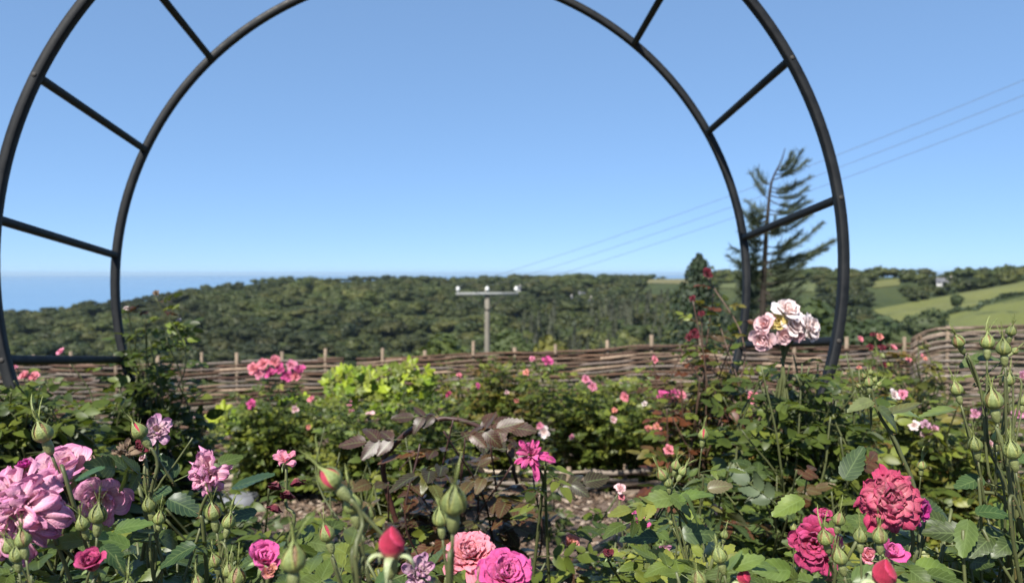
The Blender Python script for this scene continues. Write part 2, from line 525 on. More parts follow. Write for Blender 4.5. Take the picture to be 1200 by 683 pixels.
def clump_quads(c, n_dir, size, rng):
    """n small leaf-clump quads at points c, facing n_dir"""
    n = len(c)
    a = nrm(np.cross(n_dir, rng.standard_normal((n, 3)))); b = np.cross(n_dir, a)
    s = size * rng.uniform(.6, 1.3, (n, 1))
    v = np.stack([c - a * s - b * s * .6, c + a * s * .8 - b * s * .7, c + a * s + b * s * .7 + n_dir * s * .3, c - a * s * .7 + b * s * .8], 1)
    return v.reshape(-1, 3), np.arange(4 * n).reshape(-1, 4)

def crown_template(seed, nleaf, size, core=True, lobes=9, squash=.85):
    """an uneven crown about 1 m in radius: leaf clumps over lobes, on a lumpy core"""
    rng = np.random.default_rng(seed)
    lc = nrm(rng.standard_normal((lobes, 3))) * rng.uniform(.3, .66, (lobes, 1)); lc[:, 2] *= squash
    lr = rng.uniform(.28, .5, lobes)
    which = rng.choice(lobes, nleaf, p=lr ** 2 / np.sum(lr ** 2))
    d = nrm(rng.standard_normal((nleaf, 3)) + np.array([0, 0, .25]))
    c = lc[which] + d * lr[which][:, None] * rng.uniform(.75, 1.12, (nleaf, 1))
    v, q = clump_quads(c, nrm(d + .45 * rng.standard_normal((nleaf, 3))), size, rng)
    cv = np.repeat(rng.uniform(.86, 1.16, (nleaf, 1)) * (1 + .0 * d[:, 2:]), 4, 0)
    if core:
        iv, it = ICO1
        far = np.zeros(len(iv))
        for k in range(lobes):
            bq = iv @ lc[k]; disc = bq ** 2 - lc[k] @ lc[k] + lr[k] ** 2
            far = np.maximum(far, np.where(disc > 0, bq + np.sqrt(np.maximum(disc, 0)), 0))
        far = np.maximum(far, .35) * .9
        return v, q, cv, iv * far[:, None], it
    return v, q, cv, None, None

def add_crown(m, T, pos, sc, rot, col):
    v, q, cv, iv, it = T
    c, s = math.cos(rot), math.sin(rot); Rm = np.array([[c, -s, 0], [s, c, 0], [0, 0, 1]])
    m.add(v @ Rm.T * sc + pos, q, None, np.asarray(col) * cv)
    if iv is not None: m.add(iv @ Rm.T * sc + pos, None, it, np.asarray(col))

WOOD_T = [crown_template(100 + k, 300, .105, True, 11, .9) for k in range(7)]
CONE_T = []
for k in range(3):
    rng = np.random.default_rng(50 + k); n = 170
    h = rng.uniform(0, 1, n) ** 1.3; a = rng.uniform(0, 6.28, n); rad = (1 - h) * .55 * rng.uniform(.5, 1.1, n)
    c = np.stack([rad * np.cos(a), rad * np.sin(a), h * 2.6 - 1], 1)
    v, q = clump_quads(c, nrm(np.stack([np.cos(a), np.sin(a), .5 * np.ones(n)], 1) + .3 * rng.standard_normal((n, 3))), .17, rng)
    iv, it = ICO1
    CONE_T.append((v, q, np.repeat(rng.uniform(.7, 1.25, (n, 1)), 4, 0), iv * np.array([.33, .33, 1.0]) + np.array([0, 0, -.1]), it))

PALETTE = np.array([(.042, .052, .018), (.05, .058, .019), (.054, .06, .02), (.038, .048, .018), (.062, .066, .023), (.046, .053, .022), (.068, .066, .026)])
rw = np.random.default_rng(5)
wood = Mesh()
NT = 0
azs = rw.uniform(math.atan(-760 / FPX), math.atan(760 / FPX), 14000)
rads = np.sqrt(rw.uniform(150 ** 2, 850 ** 2, 14000))
wx, wy = rads * np.sin(azs), rads * np.cos(azs)
wz = land(wx, wy)
pxs, pys = project(np.stack([wx, wy, wz], -1))
pyt = project(np.stack([wx, wy, wz + 9], -1))[1]
rrs = np.interp(pxs, [-300, 0, 300, 700, 850, 1000, 1300], [560, 600, 680, 820, 640, 560, 520])
keep = (rads < rrs + 12) & (pyt < 425)
for poly, _, _ in FIELDS:
    for f in (0, .35, .7, 1.0):
        pf = project(np.stack([wx, wy, wz + 10 * f], -1))
        keep &= ~in_poly(pf[0], pf[1], poly)
        keep &= ~in_poly(pf[0] - 7, pf[1], poly) & ~in_poly(pf[0] + 7, pf[1], poly)
HOUSES_PX = [(1107, 339), (792, 358), (690, 356), (668, 354), (682, 347), (607, 341)]
for hx, hy in HOUSES_PX:
    hp_ = hit_land(hx, hy, 60); rh = math.hypot(hp_[0], hp_[1])
    keep &= ~((np.abs(pxs - hx) < 6) & (rads > rh - 28) & (rads < rh + 3))
cell = {}
for k in np.nonzero(keep)[0]:
    s = 2.3 + 4.0 * rw.random() ** 1.7 * (1.0 if pxs[k] < 830 else .8) * (.8 if pxs[k] < 200 else 1)
    key = (int(wx[k] // 4.0), int(wy[k] // 5.0))
    if key in cell: continue
    cell[key] = 1
    col = PALETTE[rw.integers(len(PALETTE))] * np.array([.92, 1.0, .68]) * rw.uniform(.8, 1.2) * (1 + .3 * math.sin(wx[k] * .021 + 1) * math.cos(wy[k] * .017)) * (1 + .2 * math.sin(wx[k] * .06 + wy[k] * .05))
    conif = 610 < pxs[k] < 820 and 200 < rads[k] < 480 and rw.random() < .4
    if conif:
        add_crown(wood, CONE_T[rw.integers(3)], (wx[k], wy[k], wz[k] + s * .9), s * np.array([.75, .75, 1.25]), rw.uniform(0, 6.28), np.array([.046, .052, .028]) * rw.uniform(.75, 1.4))
    else:
        near_ridge = abs(rads[k] - rrs[k]) < 45
        s2 = s * (.6 if near_ridge and pxs[k] < 800 else 1)
        add_crown(wood, WOOD_T[rw.integers(7)], (wx[k], wy[k], wz[k] + s2 * .75), s2 * np.array([1.55, 1.55, rw.uniform(.6, 1.0)]), rw.uniform(0, 6.28), col)
    NT += 1
print('woodland trees', NT, 'verts', wood.n)
tag(wood.build('woodland', M_TREE, smooth=False), 'dense green broadleaf woodland covering the far hillsides', 'woodland', kind='stuff')

def lone_tree(name, label, cat, px, py_top, depth, width_px, col, seed, group=None, squash=1.0, base_z=None, nleaf=900, size=.085):
    """one broadleaf tree or bush standing on the land at a given distance"""
    top = at(px, py_top, depth)
    gz_ = float(land(top[0], top[1])) if base_z is None else base_z
    w = width_px * depth / FPX / 2
    h = top[2] - gz_
    cr = min(h * .95, w * 2 * squash) / 2
    t = thing(name, label, cat, (top[0], top[1], gz_), group)
    trunk = Mesh()
    rt = max(.05, w * .08)
    cz = top[2] - cr
    pts = catmull([(top[0], top[1], gz_ - .1), (top[0] + .05 * w, top[1], gz_ + (cz - gz_) * .5), (top[0], top[1] + .05 * w, cz)], 9)
    tube(trunk, pts, np.linspace(rt, rt * .5, 9), 8, (.09, .07, .05))
    rng = np.random.default_rng(seed)
    for k in range(6):
        a = rng.uniform(0, 6.28); e = np.array([math.cos(a) * w * .6, math.sin(a) * w * .6, rng.uniform(.1, .6) * cr])
        tube(trunk, catmull([pts[5], pts[5] + e * .5 + (0, 0, .05 * cr), np.array([top[0], top[1], cz]) + e], 6), np.linspace(rt * .5, rt * .12, 6), 5, (.09, .07, .05))
    trunk.build('trunk', M_BARK, t)
    cm = Mesh()
    T = crown_template(seed, nleaf, size, True, 13, 1.0)
    add_crown(cm, T, (top[0], top[1], cz), np.array([w, w, cr]) * 1.06, rng.uniform(0, 6.28), col)
    cm.build('crown', M_TREE, t, smooth=False)
    return t

lone_tree('field_tree', 'small round tree standing alone in the pale green field', 'tree', 1120, 343, 330, 17, (.045, .065, .022), 21, squash=1.2)
lone_tree('hedge_bush', 'large round dark bush below the two green fields', 'bush', 1082, 363, 230, 56, (.05, .068, .026), 22, squash=.75)
lone_tree('valley_bush', 'yellowish green bush just beyond the fence, right of the utility pole', 'bush', 648, 392, 30, 62, (.13, .13, .03), 23, squash=1.0)
lone_tree('valley_tree', 'bright green rounded tree crown beyond the fence, left of the utility pole', 'tree', 515, 392, 60, 78, (.07, .095, .026), 24, squash=.8)
lone_tree('valley_tree', 'rounded green tree crown between the utility pole and the yellowish bush', 'tree', 598, 388, 70, 62, (.055, .078, .025), 25, squash=.8)
lone_tree('valley_tree', 'dark green tree behind the fence under the bare larch', 'tree', 925, 342, 42, 150, (.045, .066, .022), 26, squash=.75, nleaf=1500, size=.07)
lone_tree('valley_tree', 'dark green tree between the gate and the pasture fields', 'tree', 1012, 362, 55, 84, (.04, .06, .024), 27, squash=.8)
for k, (px, py, w) in enumerate([(1022, 314, 26), (1048, 314, 24), (1085, 314, 22), (1128, 315, 20), (1150, 313, 22), (1187, 312, 34), (960, 310, 30), (985, 311, 22)]):
    lone_tree('skyline_tree', 'small dark tree on the right hand skyline above the fields', 'tree', px, py, 540, w, PALETTE[k % 4], 60 + k, group='trees along the right hand skyline', squash=.7, nleaf=350, size=.12)

def hedge(label, pts_px, width, height, seed, col=(.04, .058, .022)):
    """a clipped field hedge: leaf clumps along a line on the land"""
    rng = np.random.default_rng(seed)
    P = [hit_land(a, b, 60) for a, b in pts_px]
    P = np.array([p for p in P if p is not None])
    n = 900
    line = catmull(P, n)
    base = line + rng.standard_normal((n, 3)) * np.array([width * .3, width * .3, 0])
    base[:, 2] = land(base[:, 0], base[:, 1]) + rng.uniform(.1, height, n) * (1 + .35 * vnoise(line, 14, seed))
    v, q = clump_quads(base, nrm(rng.standard_normal((n, 3)) + (0, -.5, .5)), .85, rng)
    m = Mesh(); m.add(v, q, None, np.array(col) * np.repeat(rng.uniform(.7, 1.3, (n, 1)), 4, 0))
    o = thing('field_hedge', label, 'hedge', P[len(P) // 2])
    m.build('foliage', M_TREE, o, smooth=False)
hedge('dark hedge running diagonally between the two green fields', [(1092, 375), (1130, 364), (1165, 353), (1215, 341)], 1.4, 1.5, 71)
hedge('dark hedge along the top edge of the upper green field', [(1075, 351), (1120, 342), (1160, 336), (1215, 328)], 1.6, 2.0, 72)
hedge('dark hedge along the lower left edge of the upper field', [(1012, 372), (1040, 382), (1066, 387), (1094, 385)], 2.0, 2.6, 73)

def house(label, px, py, w, h, d, rot, near=60):
    p = hit_land(px, py, near)
    if p is None: return
    z = float(land(p[0], p[1])) - .3
    t = thing('farmhouse', label, 'house', (p[0], p[1], z), 'white houses in the far hills')
    c, s = math.cos(rot), math.sin(rot)
    def loc(v): 
        v = np.asarray(v, float); return np.stack([v[:, 0] * c - v[:, 1] * s + p[0], v[:, 0] * s + v[:, 1] * c + p[1], v[:, 2] + z], 1)
    m = Mesh(); r = d * .42
    v = [(-w/2, -d/2, 0), (w/2, -d/2, 0), (w/2, d/2, 0), (-w/2, d/2, 0), (-w/2, -d/2, h), (w/2, -d/2, h), (w/2, d/2, h), (-w/2, d/2, h), (-w/2, 0, h + r), (w/2, 0, h + r)]
    m.add(loc(v), [[0, 1, 5, 4], [2, 3, 7, 6], [3, 0, 4, 7], [1, 2, 6, 5]], [[4, 7, 8], [6, 5, 9]], (.6, .58, .55))
    m.build('wall', M_PAINT, t, smooth=False)
    m = Mesh(); e = .35
    for sgn in (-1, 1):
        v = [(-w/2 - e, sgn * (d/2 + e), h - e * .8), (w/2 + e, sgn * (d/2 + e), h - e * .8), (w/2 + e, 0, h + r + .12), (-w/2 - e, 0, h + r + .12)]
        v2 = [(a, b_, c_ - .1) for a, b_, c_ in v]
        m.add(loc(v + v2), [[0, 1, 2, 3], [7, 6, 5, 4], [0, 4, 5, 1], [1, 5, 6, 2], [3, 7, 4, 0]], None, (.11, .11, .12))
    roof = m.build('roof', M_SLATE, t, smooth=False)
    m = Mesh(); q = loc([(w * .38, 0, h + r)])[0]
    box(m, q[0], q[1], q[2] + .3, .8, .8, 1.6, (.5, .45, .4), rot); m.build('chimney', M_PAINT, roof, smooth=False)
    for k in range(3):
        for lev in range(2 if h > 4 else 1):
            m = Mesh(); q = loc([(-w/2 + (k + .5) * w / 3, -d/2 - .02, 1.4 + lev * 2.5)])[0]
            box(m, q[0], q[1], q[2], .9, .08, 1.1, (.05, .06, .07), rot); m.build('window', M_SLATE, t, smooth=False)
house('white farmhouse with a slate roof above the green fields', 1107, 339, 8, 4.6, 5, -.5)
house('long white house among trees below the dark pointed conifer', 792, 358, 6, 3.6, 4, .2)
house('white house low among trees in the middle of the wooded valley', 690, 356, 4.5, 3.4, 4, -.3)
house('white house partly hidden by trees, left neighbour in the valley', 668, 354, 3.5, 3.4, 4, .4)
house('small pale house high on the wooded hill right of the utility pole', 682, 347, 5, 2.8, 4, .1)
house('small white house on the hillside above the utility pole crossarm', 607, 341, 4, 2.6, 4, .2)

# conifers
def larch():
    d = 20.0
    base = at(893, 420, d); base[2] = float(land(base[0], base[1]))
    t = thing('larch_tree', 'sparse wind-bent larch standing behind the right side of the moon gate', 'tree', base)
    rng = np.random.default_rng(3)
    trunk = catmull([base - (0, 0, .2), at(893, 470, d), at(893, 400, d), at(895, 330, d), at(899, 260, d), at(904, 215, d), at(915, 190, d), at(920, 174, d)], 60)
    H = trunk[-1, 2] - base[2]
    m = Mesh(); rad = np.linspace(.17, .012, 60)
    rad[:] = np.interp(trunk[:, 2], [base[2], at(893, 400, d)[2], at(899, 260, d)[2], trunk[-1, 2]], [.18, .1, .055, .01])
    tube(m, trunk, rad, 8, (.035, .028, .022)); m.build('trunk', M_BARK, t)
    # (photo height where the branch leaves the trunk, tip x, tip y)
    tips = [(205, 946, 188), (212, 938, 178), (222, 948, 208), (228, 945, 220), (236, 940, 232), (232, 880, 204), (243, 876, 236), (250, 946, 236), (256, 870, 246), (262, 938, 252), (270, 950, 250),
            (275, 868, 270), (285, 936, 272), (290, 858, 290), (300, 962, 262), (303, 975, 283), (308, 864, 306), (312, 968, 292), (318, 978, 282), (322, 853, 300), (325, 950, 300), (330, 866, 320),
            (335, 940, 310), (340, 945, 326), (345, 868, 338), (350, 925, 334), (356, 940, 340), (362, 862, 356), (370, 935, 352), (380, 940, 366), (386, 868, 372), (200, 930, 186), (215, 888, 200), (296, 925, 280), (330, 925, 322),
            (196, 926, 180), (225, 932, 214), (247, 930, 240), (268, 880, 262), (283, 880, 280), (310, 935, 298), (342, 880, 336)]
    for k in range(54):
        y = rng.uniform(250, 412); sd = 1 if rng.random() < .5 else -1
        tips.append((y, 894 + sd * rng.uniform(12, 34 + .25 * (y - 325)), y - rng.uniform(-6, 12)))
    limb, nee = Mesh(), Mesh()
    for (y0, tx, ty) in tips:
        k = int(np.argmin(np.abs(project(trunk)[1] - y0)))
        a = trunk[k]
        b = at(tx, ty, d + rng.uniform(-1.0, 1.0) * .9)
        mid = (a + b) / 2 + np.array([0, rng.uniform(-.2, .2), -.12 - .1 * rng.random()])
        br = catmull([a, mid, b], 16)
        tube(limb, br, np.linspace(.018, .004, 16), 4, (.05, .042, .035))
        L = np.linalg.norm(b - a)
        n = int(70 + 170 * L)
        f = rng.uniform(.15, 1, n) ** .8
        idx = f * 15; i0 = idx.astype(int).clip(0, 14); p0 = br[i0] + (br[i0 + 1] - br[i0]) * (idx - i0)[:, None]
        dirb = nrm(b - a)
        tw = nrm(dirb * .9 + rng.standard_normal((n, 3)) * np.array([.4, .6, .4]) + np.array([.2, 0, .12]))
        ln = rng.uniform(.1, .42, n)[:, None] * (1.15 - .5 * f[:, None])
        w = nrm(np.cross(tw, rng.standard_normal((n, 3)))) * rng.uniform(.004, .009, (n, 1))
        v = np.stack([p0 - w, p0 + w, p0 + tw * ln * .6 + w * 1.3, p0 + tw * ln], 1)
        nee.add(v.reshape(-1, 3), np.arange(4 * n).reshape(-1, 4), None, np.array([.032, .042, .02]) * np.repeat(rng.uniform(.7, 1.5, (n, 1)), 4, 0))
    limb.build('branches', M_BARK, t); nee.build('crown', M_TREE, t, smooth=False)
larch()

def dark_conifer():
    d = 38.0
    top = at(819, 298, d); bz = float(land(top[0], top[1]))
    t = thing('conifer_tree', 'dark pointed conifer left of the larch, in front of the wooded hill', 'tree', (top[0], top[1], bz))
    rng = np.random.default_rng(8); H = top[2] - bz
    m = Mesh(); tube(m, catmull([(top[0], top[1], bz - .2), (top[0], top[1], bz + H * .5), top], 12), np.linspace(.24, .02, 12), 7, (.06, .05, .04)); m.build('trunk', M_BARK, t)
    n = 3600
    g = rng.uniform(0, 1, n) ** 1.15 * 9.0; a = rng.uniform(0, 6.28, n)      # metres below the tip
    layer = .7 + .45 * np.abs(np.sin(g * 2.6))
    rad = (.06 + .66 * g ** .8) * layer * rng.uniform(.1, 1.25, n) ** .5 * (1 + .4 * np.sin(2 * a + g * 1.7) * np.sin(g * 3.1 + a))
    c = np.stack([rad * np.cos(a) + top[0], rad * np.sin(a) + top[1], top[2] - g - rad * .2], 1)
    v, q = clump_quads(c, nrm(np.stack([np.cos(a), np.sin(a), np.full(n, .6)], 1) + .5 * rng.standard_normal((n, 3))), .1, rng)
    m = Mesh(); m.add(v, q, None, np.array([.025, .04, .02]) * np.repeat(rng.uniform(.6, 1.4, (n, 1)), 4, 0)); m.build('crown', M_TREE, t, smooth=False)
dark_conifer()

# ------------------------------------------------------------------ utility poles and wires
def utility_pole(label, top, arm_dir, base_z):
    t = thing('utility_pole', label, 'utility pole', (top[0], top[1], base_z))
    m = Mesh(); tube(m, catmull([(top[0], top[1], base_z - .3), (top[0], top[1], (base_z + top[2]) / 2), (top[0], top[1], top[2] + .12)], 10), np.linspace(.13, .085, 10), 12, (.2, .18, .145)); m.build('post', M_WOOD, t)
    a = np.array([math.cos(arm_dir), math.sin(arm_dir), 0]); up = np.array([0, 0, .0])
    ang = math.atan2(a[1], a[0])
    m = Mesh(); c = np.array(top) - np.array([0, .1, .06])
    box(m, c[0], c[1], c[2], 2.1, .1, .1, (.23, .235, .225), ang); m.build('crossarm', M_WOOD, t, smooth=False)
    m = Mesh()
    for sgn in (-1, 1):
        p0 = c + a * .62 * sgn - (0, .02, .06); p1 = np.array([top[0], top[1] - .1, top[2] - .62])
        tube(m, np.array([p0, (p0 + p1) / 2, p1]), .014, 5, (.2, .2, .2))
    m.build('brace', M_GALV, t)
    att = []
    for s in (-1.0, 0.0, 1.0):
        p = c + a * s * .98 + (0, 0, .065)
        m = Mesh()
        prof = [(.0, .0), (.035, 0), (.035, .05), (.07, .06), (.075, .09), (.045, .1), (.06, .12), (.06, .15), (.03, .17), (0, .18)]
        lathe(m, prof, 10, (.75, .74, .7)); 
        m.v = [m.v[0] + p]
        m.build('insulator', M_PAINT, t); att.append(p + (0, 0, .17))
    return att
p1 = at(571, 342, 25)
attA = utility_pole('weathered utility pole with a pale crossarm and insulators beyond the fence', p1, math.radians(3), float(land(p1[0], p1[1])))
p2 = np.array([16.2, 14.5, CAMZ + 5.9])
attB = utility_pole('second utility pole up the slope to the right, carrying the same wires', p2, math.radians(-38), float(land(p2[0], p2[1])))
for k, (a, b) in enumerate(zip(attA, attB)):
    s = np.linspace(0, 1, 40)[:, None]
    pts = a + (b - a) * s - np.array([0, 0, .38]) * (4 * s * (1 - s))
    m = Mesh(); tube(m, pts, .0055, 5, (.09, .095, .1))
    o = m.build('power_line', M_WIRE)
    tag(o, ['lowest of the three power lines running up to the right from the pole', 'middle of the three power lines running up to the right from the pole', 'highest of the three power lines running up to the right from the pole'][k], 'power line', 'power lines across the sky')

# ------------------------------------------------------------------ the moon gate: two steel rings joined by rungs
GC = np.array([-.1931, 1.9312, .0819 + CAMZ]); GR, GL = 1.1, .67
yaw, pit = -.0807, -.1137
gn = np.array([math.sin(yaw) * math.cos(pit), math.cos(yaw) * math.cos(pit), math.sin(pit)])
gr = nrm(np.cross(gn, [0, 0, 1])); gu = np.cross(gr, gn)
gate = thing('moon_gate', 'round black steel moon gate of two rings joined by rungs', 'garden arch', GC - gu * GR)
def ring(c, name):
    m = Mesh(); n = 180; hw, hd, bv = .0118, .0128, .0025
    sec = [(-hw + bv, -hd), (hw - bv, -hd), (hw, -hd + bv), (hw, hd - bv), (hw - bv, hd), (-hw + bv, hd), (-hw, hd - bv), (-hw, -hd + bv)]
    a = np.arange(n) * 2 * math.pi / n
    rad = np.cos(a)[:, None] * gr + np.sin(a)[:, None] * gu
    v = np.stack([c + rad * (GR + s[0]) + gn * s[1] for s in sec], 1).reshape(-1, 3)
    i, j = np.meshgrid(np.arange(n), np.arange(8), indexing='ij'); i2 = (i + 1) % n; j2 = (j + 1) % 8
    m.add(v, np.stack([i * 8 + j, i * 8 + j2, i2 * 8 + j2, i2 * 8 + j], -1).reshape(-1, 4))
    o = m.build(name, M_GATE, gate, smooth=False)
    return o
ring(GC, 'hoop'); ring(GC + gn * GL, 'hoop')
RUNGS = [50, 27.8, 6.4, -14.0, -35.5, -57, -78.5, -100, -121.5, -143, -164.3, 177.2, 157.5, 137, 115.2, 93.5, 71.7]
for deg in RUNGS:
    a = math.radians(deg); rd = math.cos(a) * gr + math.sin(a) * gu; tn = -math.sin(a) * gr + math.cos(a) * gu
    m = Mesh(); c0 = GC + rd * GR + gn * .0128; c1 = GC + rd * GR + gn * (GL - .0128)
    w, b = .0104, .0025
    sec = [(-w + b, -w), (w - b, -w), (w, -w + b), (w, w - b), (w - b, w), (-w + b, w), (-w, w - b), (-w, -w + b)]
    v = np.array([c + rd * s[0] + tn * s[1] for c in (c0, c1) for s in sec])
    j = np.arange(8); m.add(v, np.stack([j, (j + 1) % 8, 8 + (j + 1) % 8, 8 + j], -1))
    rg = m.build('rung', M_GATE, gate, smooth=False)
    m = Mesh(); lathe(m, [(0.0001, .0032), (.004, .003), (.0062, .0016), (.0065, 0)], 10)
    zq = Vector((0, 0, 1)).rotation_difference(Vector(-gn)).to_matrix()
    m.v = [m.v[0] @ np.array(zq).T + (c0 - gn * .0256)]
    m.build('bolt', M_GALV, rg)

# ------------------------------------------------------------------ woven willow fences
def wattle(name, label, cat, path, top_fn, height, pitch, rod_r, stake_gap, seed, stake_up=.07, group=None, stake_r=.013, tones=None):
    """path: plan points; top_fn(s 0..1) gives the top edge height (world z)"""
    rng = np.random.default_rng(seed)
    P = catmull(np.asarray(path, float), 200)
    seg = np.linalg.norm(np.diff(P, axis=0), axis=1); S = np.concatenate([[0], np.cumsum(seg)]); L = S[-1]
    def pos(s):
        s = np.clip(s, 0, L); return np.stack([np.interp(s, S, P[:, 0]), np.interp(s, S, P[:, 1])], -1)
    def nor(s):
        d = nrm(pos(s + .02) - pos(s - .02)); return np.stack([-d[:, 1], d[:, 0]], -1)
    mid = pos(np.array([L / 2]))[0]
    t = thing(name, label, cat, (mid[0], mid[1], float(top_fn(.5)) - height), group)
    n_st = int(L / stake_gap)
    ss = (np.arange(n_st) + .5) / n_st * L + rng.uniform(-.03, .03, n_st)
    for s in ss:
        q = pos(np.array([s]))[0]; tz = float(top_fn(s / L)) + stake_up * rng.uniform(.4, 1.25)
        m = Mesh(); lean = rng.uniform(-.012, .012, 2)
        b = np.array([q[0], q[1], float(top_fn(s / L)) - height - .12]); e = np.array([q[0] + lean[0], q[1] + lean[1], tz])
        tube(m, np.linspace(b, e, 7), stake_r * rng.uniform(.85, 1.15), 8, np.array([.2, .15, .105]) * rng.uniform(.8, 1.15), .04)
        m.build('stake', M_WILLOW, t)
    if tones is None: tones = np.array([(.085, .048, .033), (.112, .068, .047), (.15, .1, .07), (.098, .056, .036), (.18, .128, .09), (.06, .035, .025)])
    m = Mesh()
    rows = int(height / pitch)
    for r_ in range(rows):
        z0 = height - (r_ + .6) * pitch
        s0 = -rng.uniform(0, 1.2); par = r_ % 2
        while s0 < L:
            ln = rng.uniform(.9, 2.2); a, b = max(s0, -.03), min(s0 + ln, L + .03); s0 += ln - .1
            if b - a < .15: continue
            n = max(8, int((b - a) / .05)); s = np.linspace(a, b, n)
            idx = np.interp(s, ss, np.arange(n_st), left=-.5, right=n_st - .5)
            off = np.cos(math.pi * (idx + par)) * (stake_r * .8 + rod_r * .6)
            q = pos(np.clip(s, 0, L)) + nor(np.clip(s, 0, L)) * (off + rng.uniform(-.004, .004))[:, None]
            tv = np.array([float(top_fn(x)) for x in np.clip(s / L, 0, 1)])
            wob = .42 * pitch * (np.sin(s * rng.uniform(1.5, 4) + rng.uniform(0, 6)) * .7 + .35 * np.sin(s * rng.uniform(8, 15) + rng.uniform(0, 6)) + rng.uniform(-.6, .6))
            z = tv - height + z0 + wob
            col = tones[rng.integers(len(tones))] * rng.uniform(.75, 1.25)
            rr = rod_r * rng.uniform(.75, 1.25)
            cc = col * (1 + .22 * np.sin(s * rng.uniform(3, 9) + rng.uniform(0, 6)))[:, None] * rng.uniform(.85, 1.15, (n, 1))
            if rng.random() < .3: cc = cc * .5 + np.array([.2, .18, .16]) * .5
            tube(m, np.column_stack([q, z]), np.linspace(rr, rr * .75, n) * rng.uniform(.88, 1.12, n), 6, cc, .1)
    m.build('weave', M_WILLOW, t)
    return t

def top_from(pts, path_px):
    return None
def fence_top(px_y, depth_fn, x0, x1):
    xs = [p[0] for p in px_y]; ys = [p[1] for p in px_y]
    def f(s):
        px = x0 + (x1 - x0) * s
        return at(px, float(np.interp(px, xs, ys)), depth_fn(px))[2]
    return f
def plan(x0, x1, depth_fn, n=8):
    return [at(x, 400, depth_fn(x))[:2] for x in np.linspace(x0, x1, n)]
dA = lambda x: 5.6
wattle('wattle_fence', 'left panel of the woven brown willow fence, ending at the narrow gap', 'fence', plan(-330, 403, dA), fence_top([(-330, 432), (0, 423), (215, 427), (300, 421), (403, 419)], dA, -330, 403), .95, .0165, .0100, .3, 41, group='woven willow fence panels')
dB = lambda x: np.interp(x, [418, 700, 1000, 1090], [5.5, 5.5, 5.1, 4.9])
wattle('wattle_fence', 'long middle panel of the woven willow fence behind the rose bushes', 'fence', plan(418, 1090, dB, 12), fence_top([(418, 420), (470, 417), (560, 413), (700, 410), (780, 404), (850, 403), (960, 407), (1090, 402)], dB, 418, 1090), .95, .0165, .0104, .31, 42, group='woven willow fence panels')
dC = lambda x: np.interp(x, [1068, 1200, 1500], [4.5, 4.2, 3.9])
wattle('wattle_fence', 'tall right hand willow panel with a curved shoulder below the fields', 'fence', plan(1068, 1500, dC, 10), fence_top([(1068, 397), (1080, 388), (1105, 382), (1200, 379), (1500, 376)], dC, 1068, 1500), 1.05, .0155, .0096, .3, 43, stake_up=.0, group='woven willow fence panels',
       tones=np.array([(.14, .1, .07), (.18, .135, .1), (.2, .155, .118), (.11, .078, .054)]))
zE = at(660, 546, 4.6)[2]
wattle('bed_edging', 'low woven willow edging along the far rose bed', 'garden edging', plan(250, 830, lambda x: 4.6), lambda s: zE + .02 * math.sin(s * 7), .24, .034, .015, .33, 44, stake_up=.03, group=None,
       tones=np.array([(.22, .175, .13), (.27, .22, .17), (.16, .12, .09)]))

# bark mulch scattered over the bed and path
rng = np.random.default_rng(77); n = 9000
mx = rng.uniform(-2.6, 2.6, n); my = rng.uniform(1.2, 4.6, n); mz = soil_z(mx, my) + rng.uniform(.002, .016, n)
L_, W_, H_ = rng.uniform(.008, .026, n), rng.uniform(.004, .012, n), rng.uniform(.002, .006, n)
a = rng.uniform(0, 6.28, n); tl = rng.uniform(-.5, .5, n)
ux = np.stack([np.cos(a) * np.cos(tl), np.sin(a) * np.cos(tl), np.sin(tl)], -1); uy = np.stack([-np.sin(a), np.cos(a), np.zeros(n)], -1); uz = np.cross(ux, uy)
corn = np.array([[x, y, z] for x in (-1, 1) for y in (-1, 1) for z in (-1, 1)], float)
v = np.stack([mx, my, mz], -1)[:, None] + corn[None, :, :1] * (ux * L_[:, None])[:, None] + corn[None, :, 1:2] * (uy * W_[:, None])[:, None] + corn[None, :, 2:] * (uz * H_[:, None])[:, None]
fq = np.array([[0, 1, 3, 2], [4, 6, 7, 5], [0, 4, 5, 1], [2, 3, 7, 6], [0, 2, 6, 4], [1, 5, 7, 3]])
q = (np.arange(n)[:, None, None] * 8 + fq[None]).reshape(-1, 4)
tones = np.array([(.2, .14, .1), (.14, .095, .065), (.25, .185, .14), (.1, .068, .05), (.3, .24, .19)])
mm = Mesh(); mm.add(v.reshape(-1, 3), q, None, np.repeat(tones[rng.integers(0, 5, n)] * rng.uniform(.7, 1.2, (n, 1)), 8, 0))
tag(mm.build('bark_mulch', M_MULCH, smooth=False), 'brown bark chippings scattered over the soil between the rose bushes', 'mulch', kind='stuff')

# ------------------------------------------------------------------ the air
hz = Mesh(); box(hz, 0, 0, -31, 52000, 52000, 106)
hm = bpy.data.materials.new('sea_air'); hm.use_nodes = True
hm.node_tree.nodes.remove(hm.node_tree.nodes['Principled BSDF'])
pv = hm.node_tree.nodes.new('ShaderNodeVolumePrincipled')
pv.inputs['Color'].default_value = (.66, .85, 1.0, 1); pv.inputs['Density'].default_value = HAZE; pv.inputs['Anisotropy'].default_value = .2
hm.node_tree.links.new(pv.outputs[0], hm.node_tree.nodes['Material Output'].inputs['Volume'])
tag(hz.build('haze', hm, smooth=False), 'thin pale sea haze over the valley and the sea', 'haze', kind='stuff')

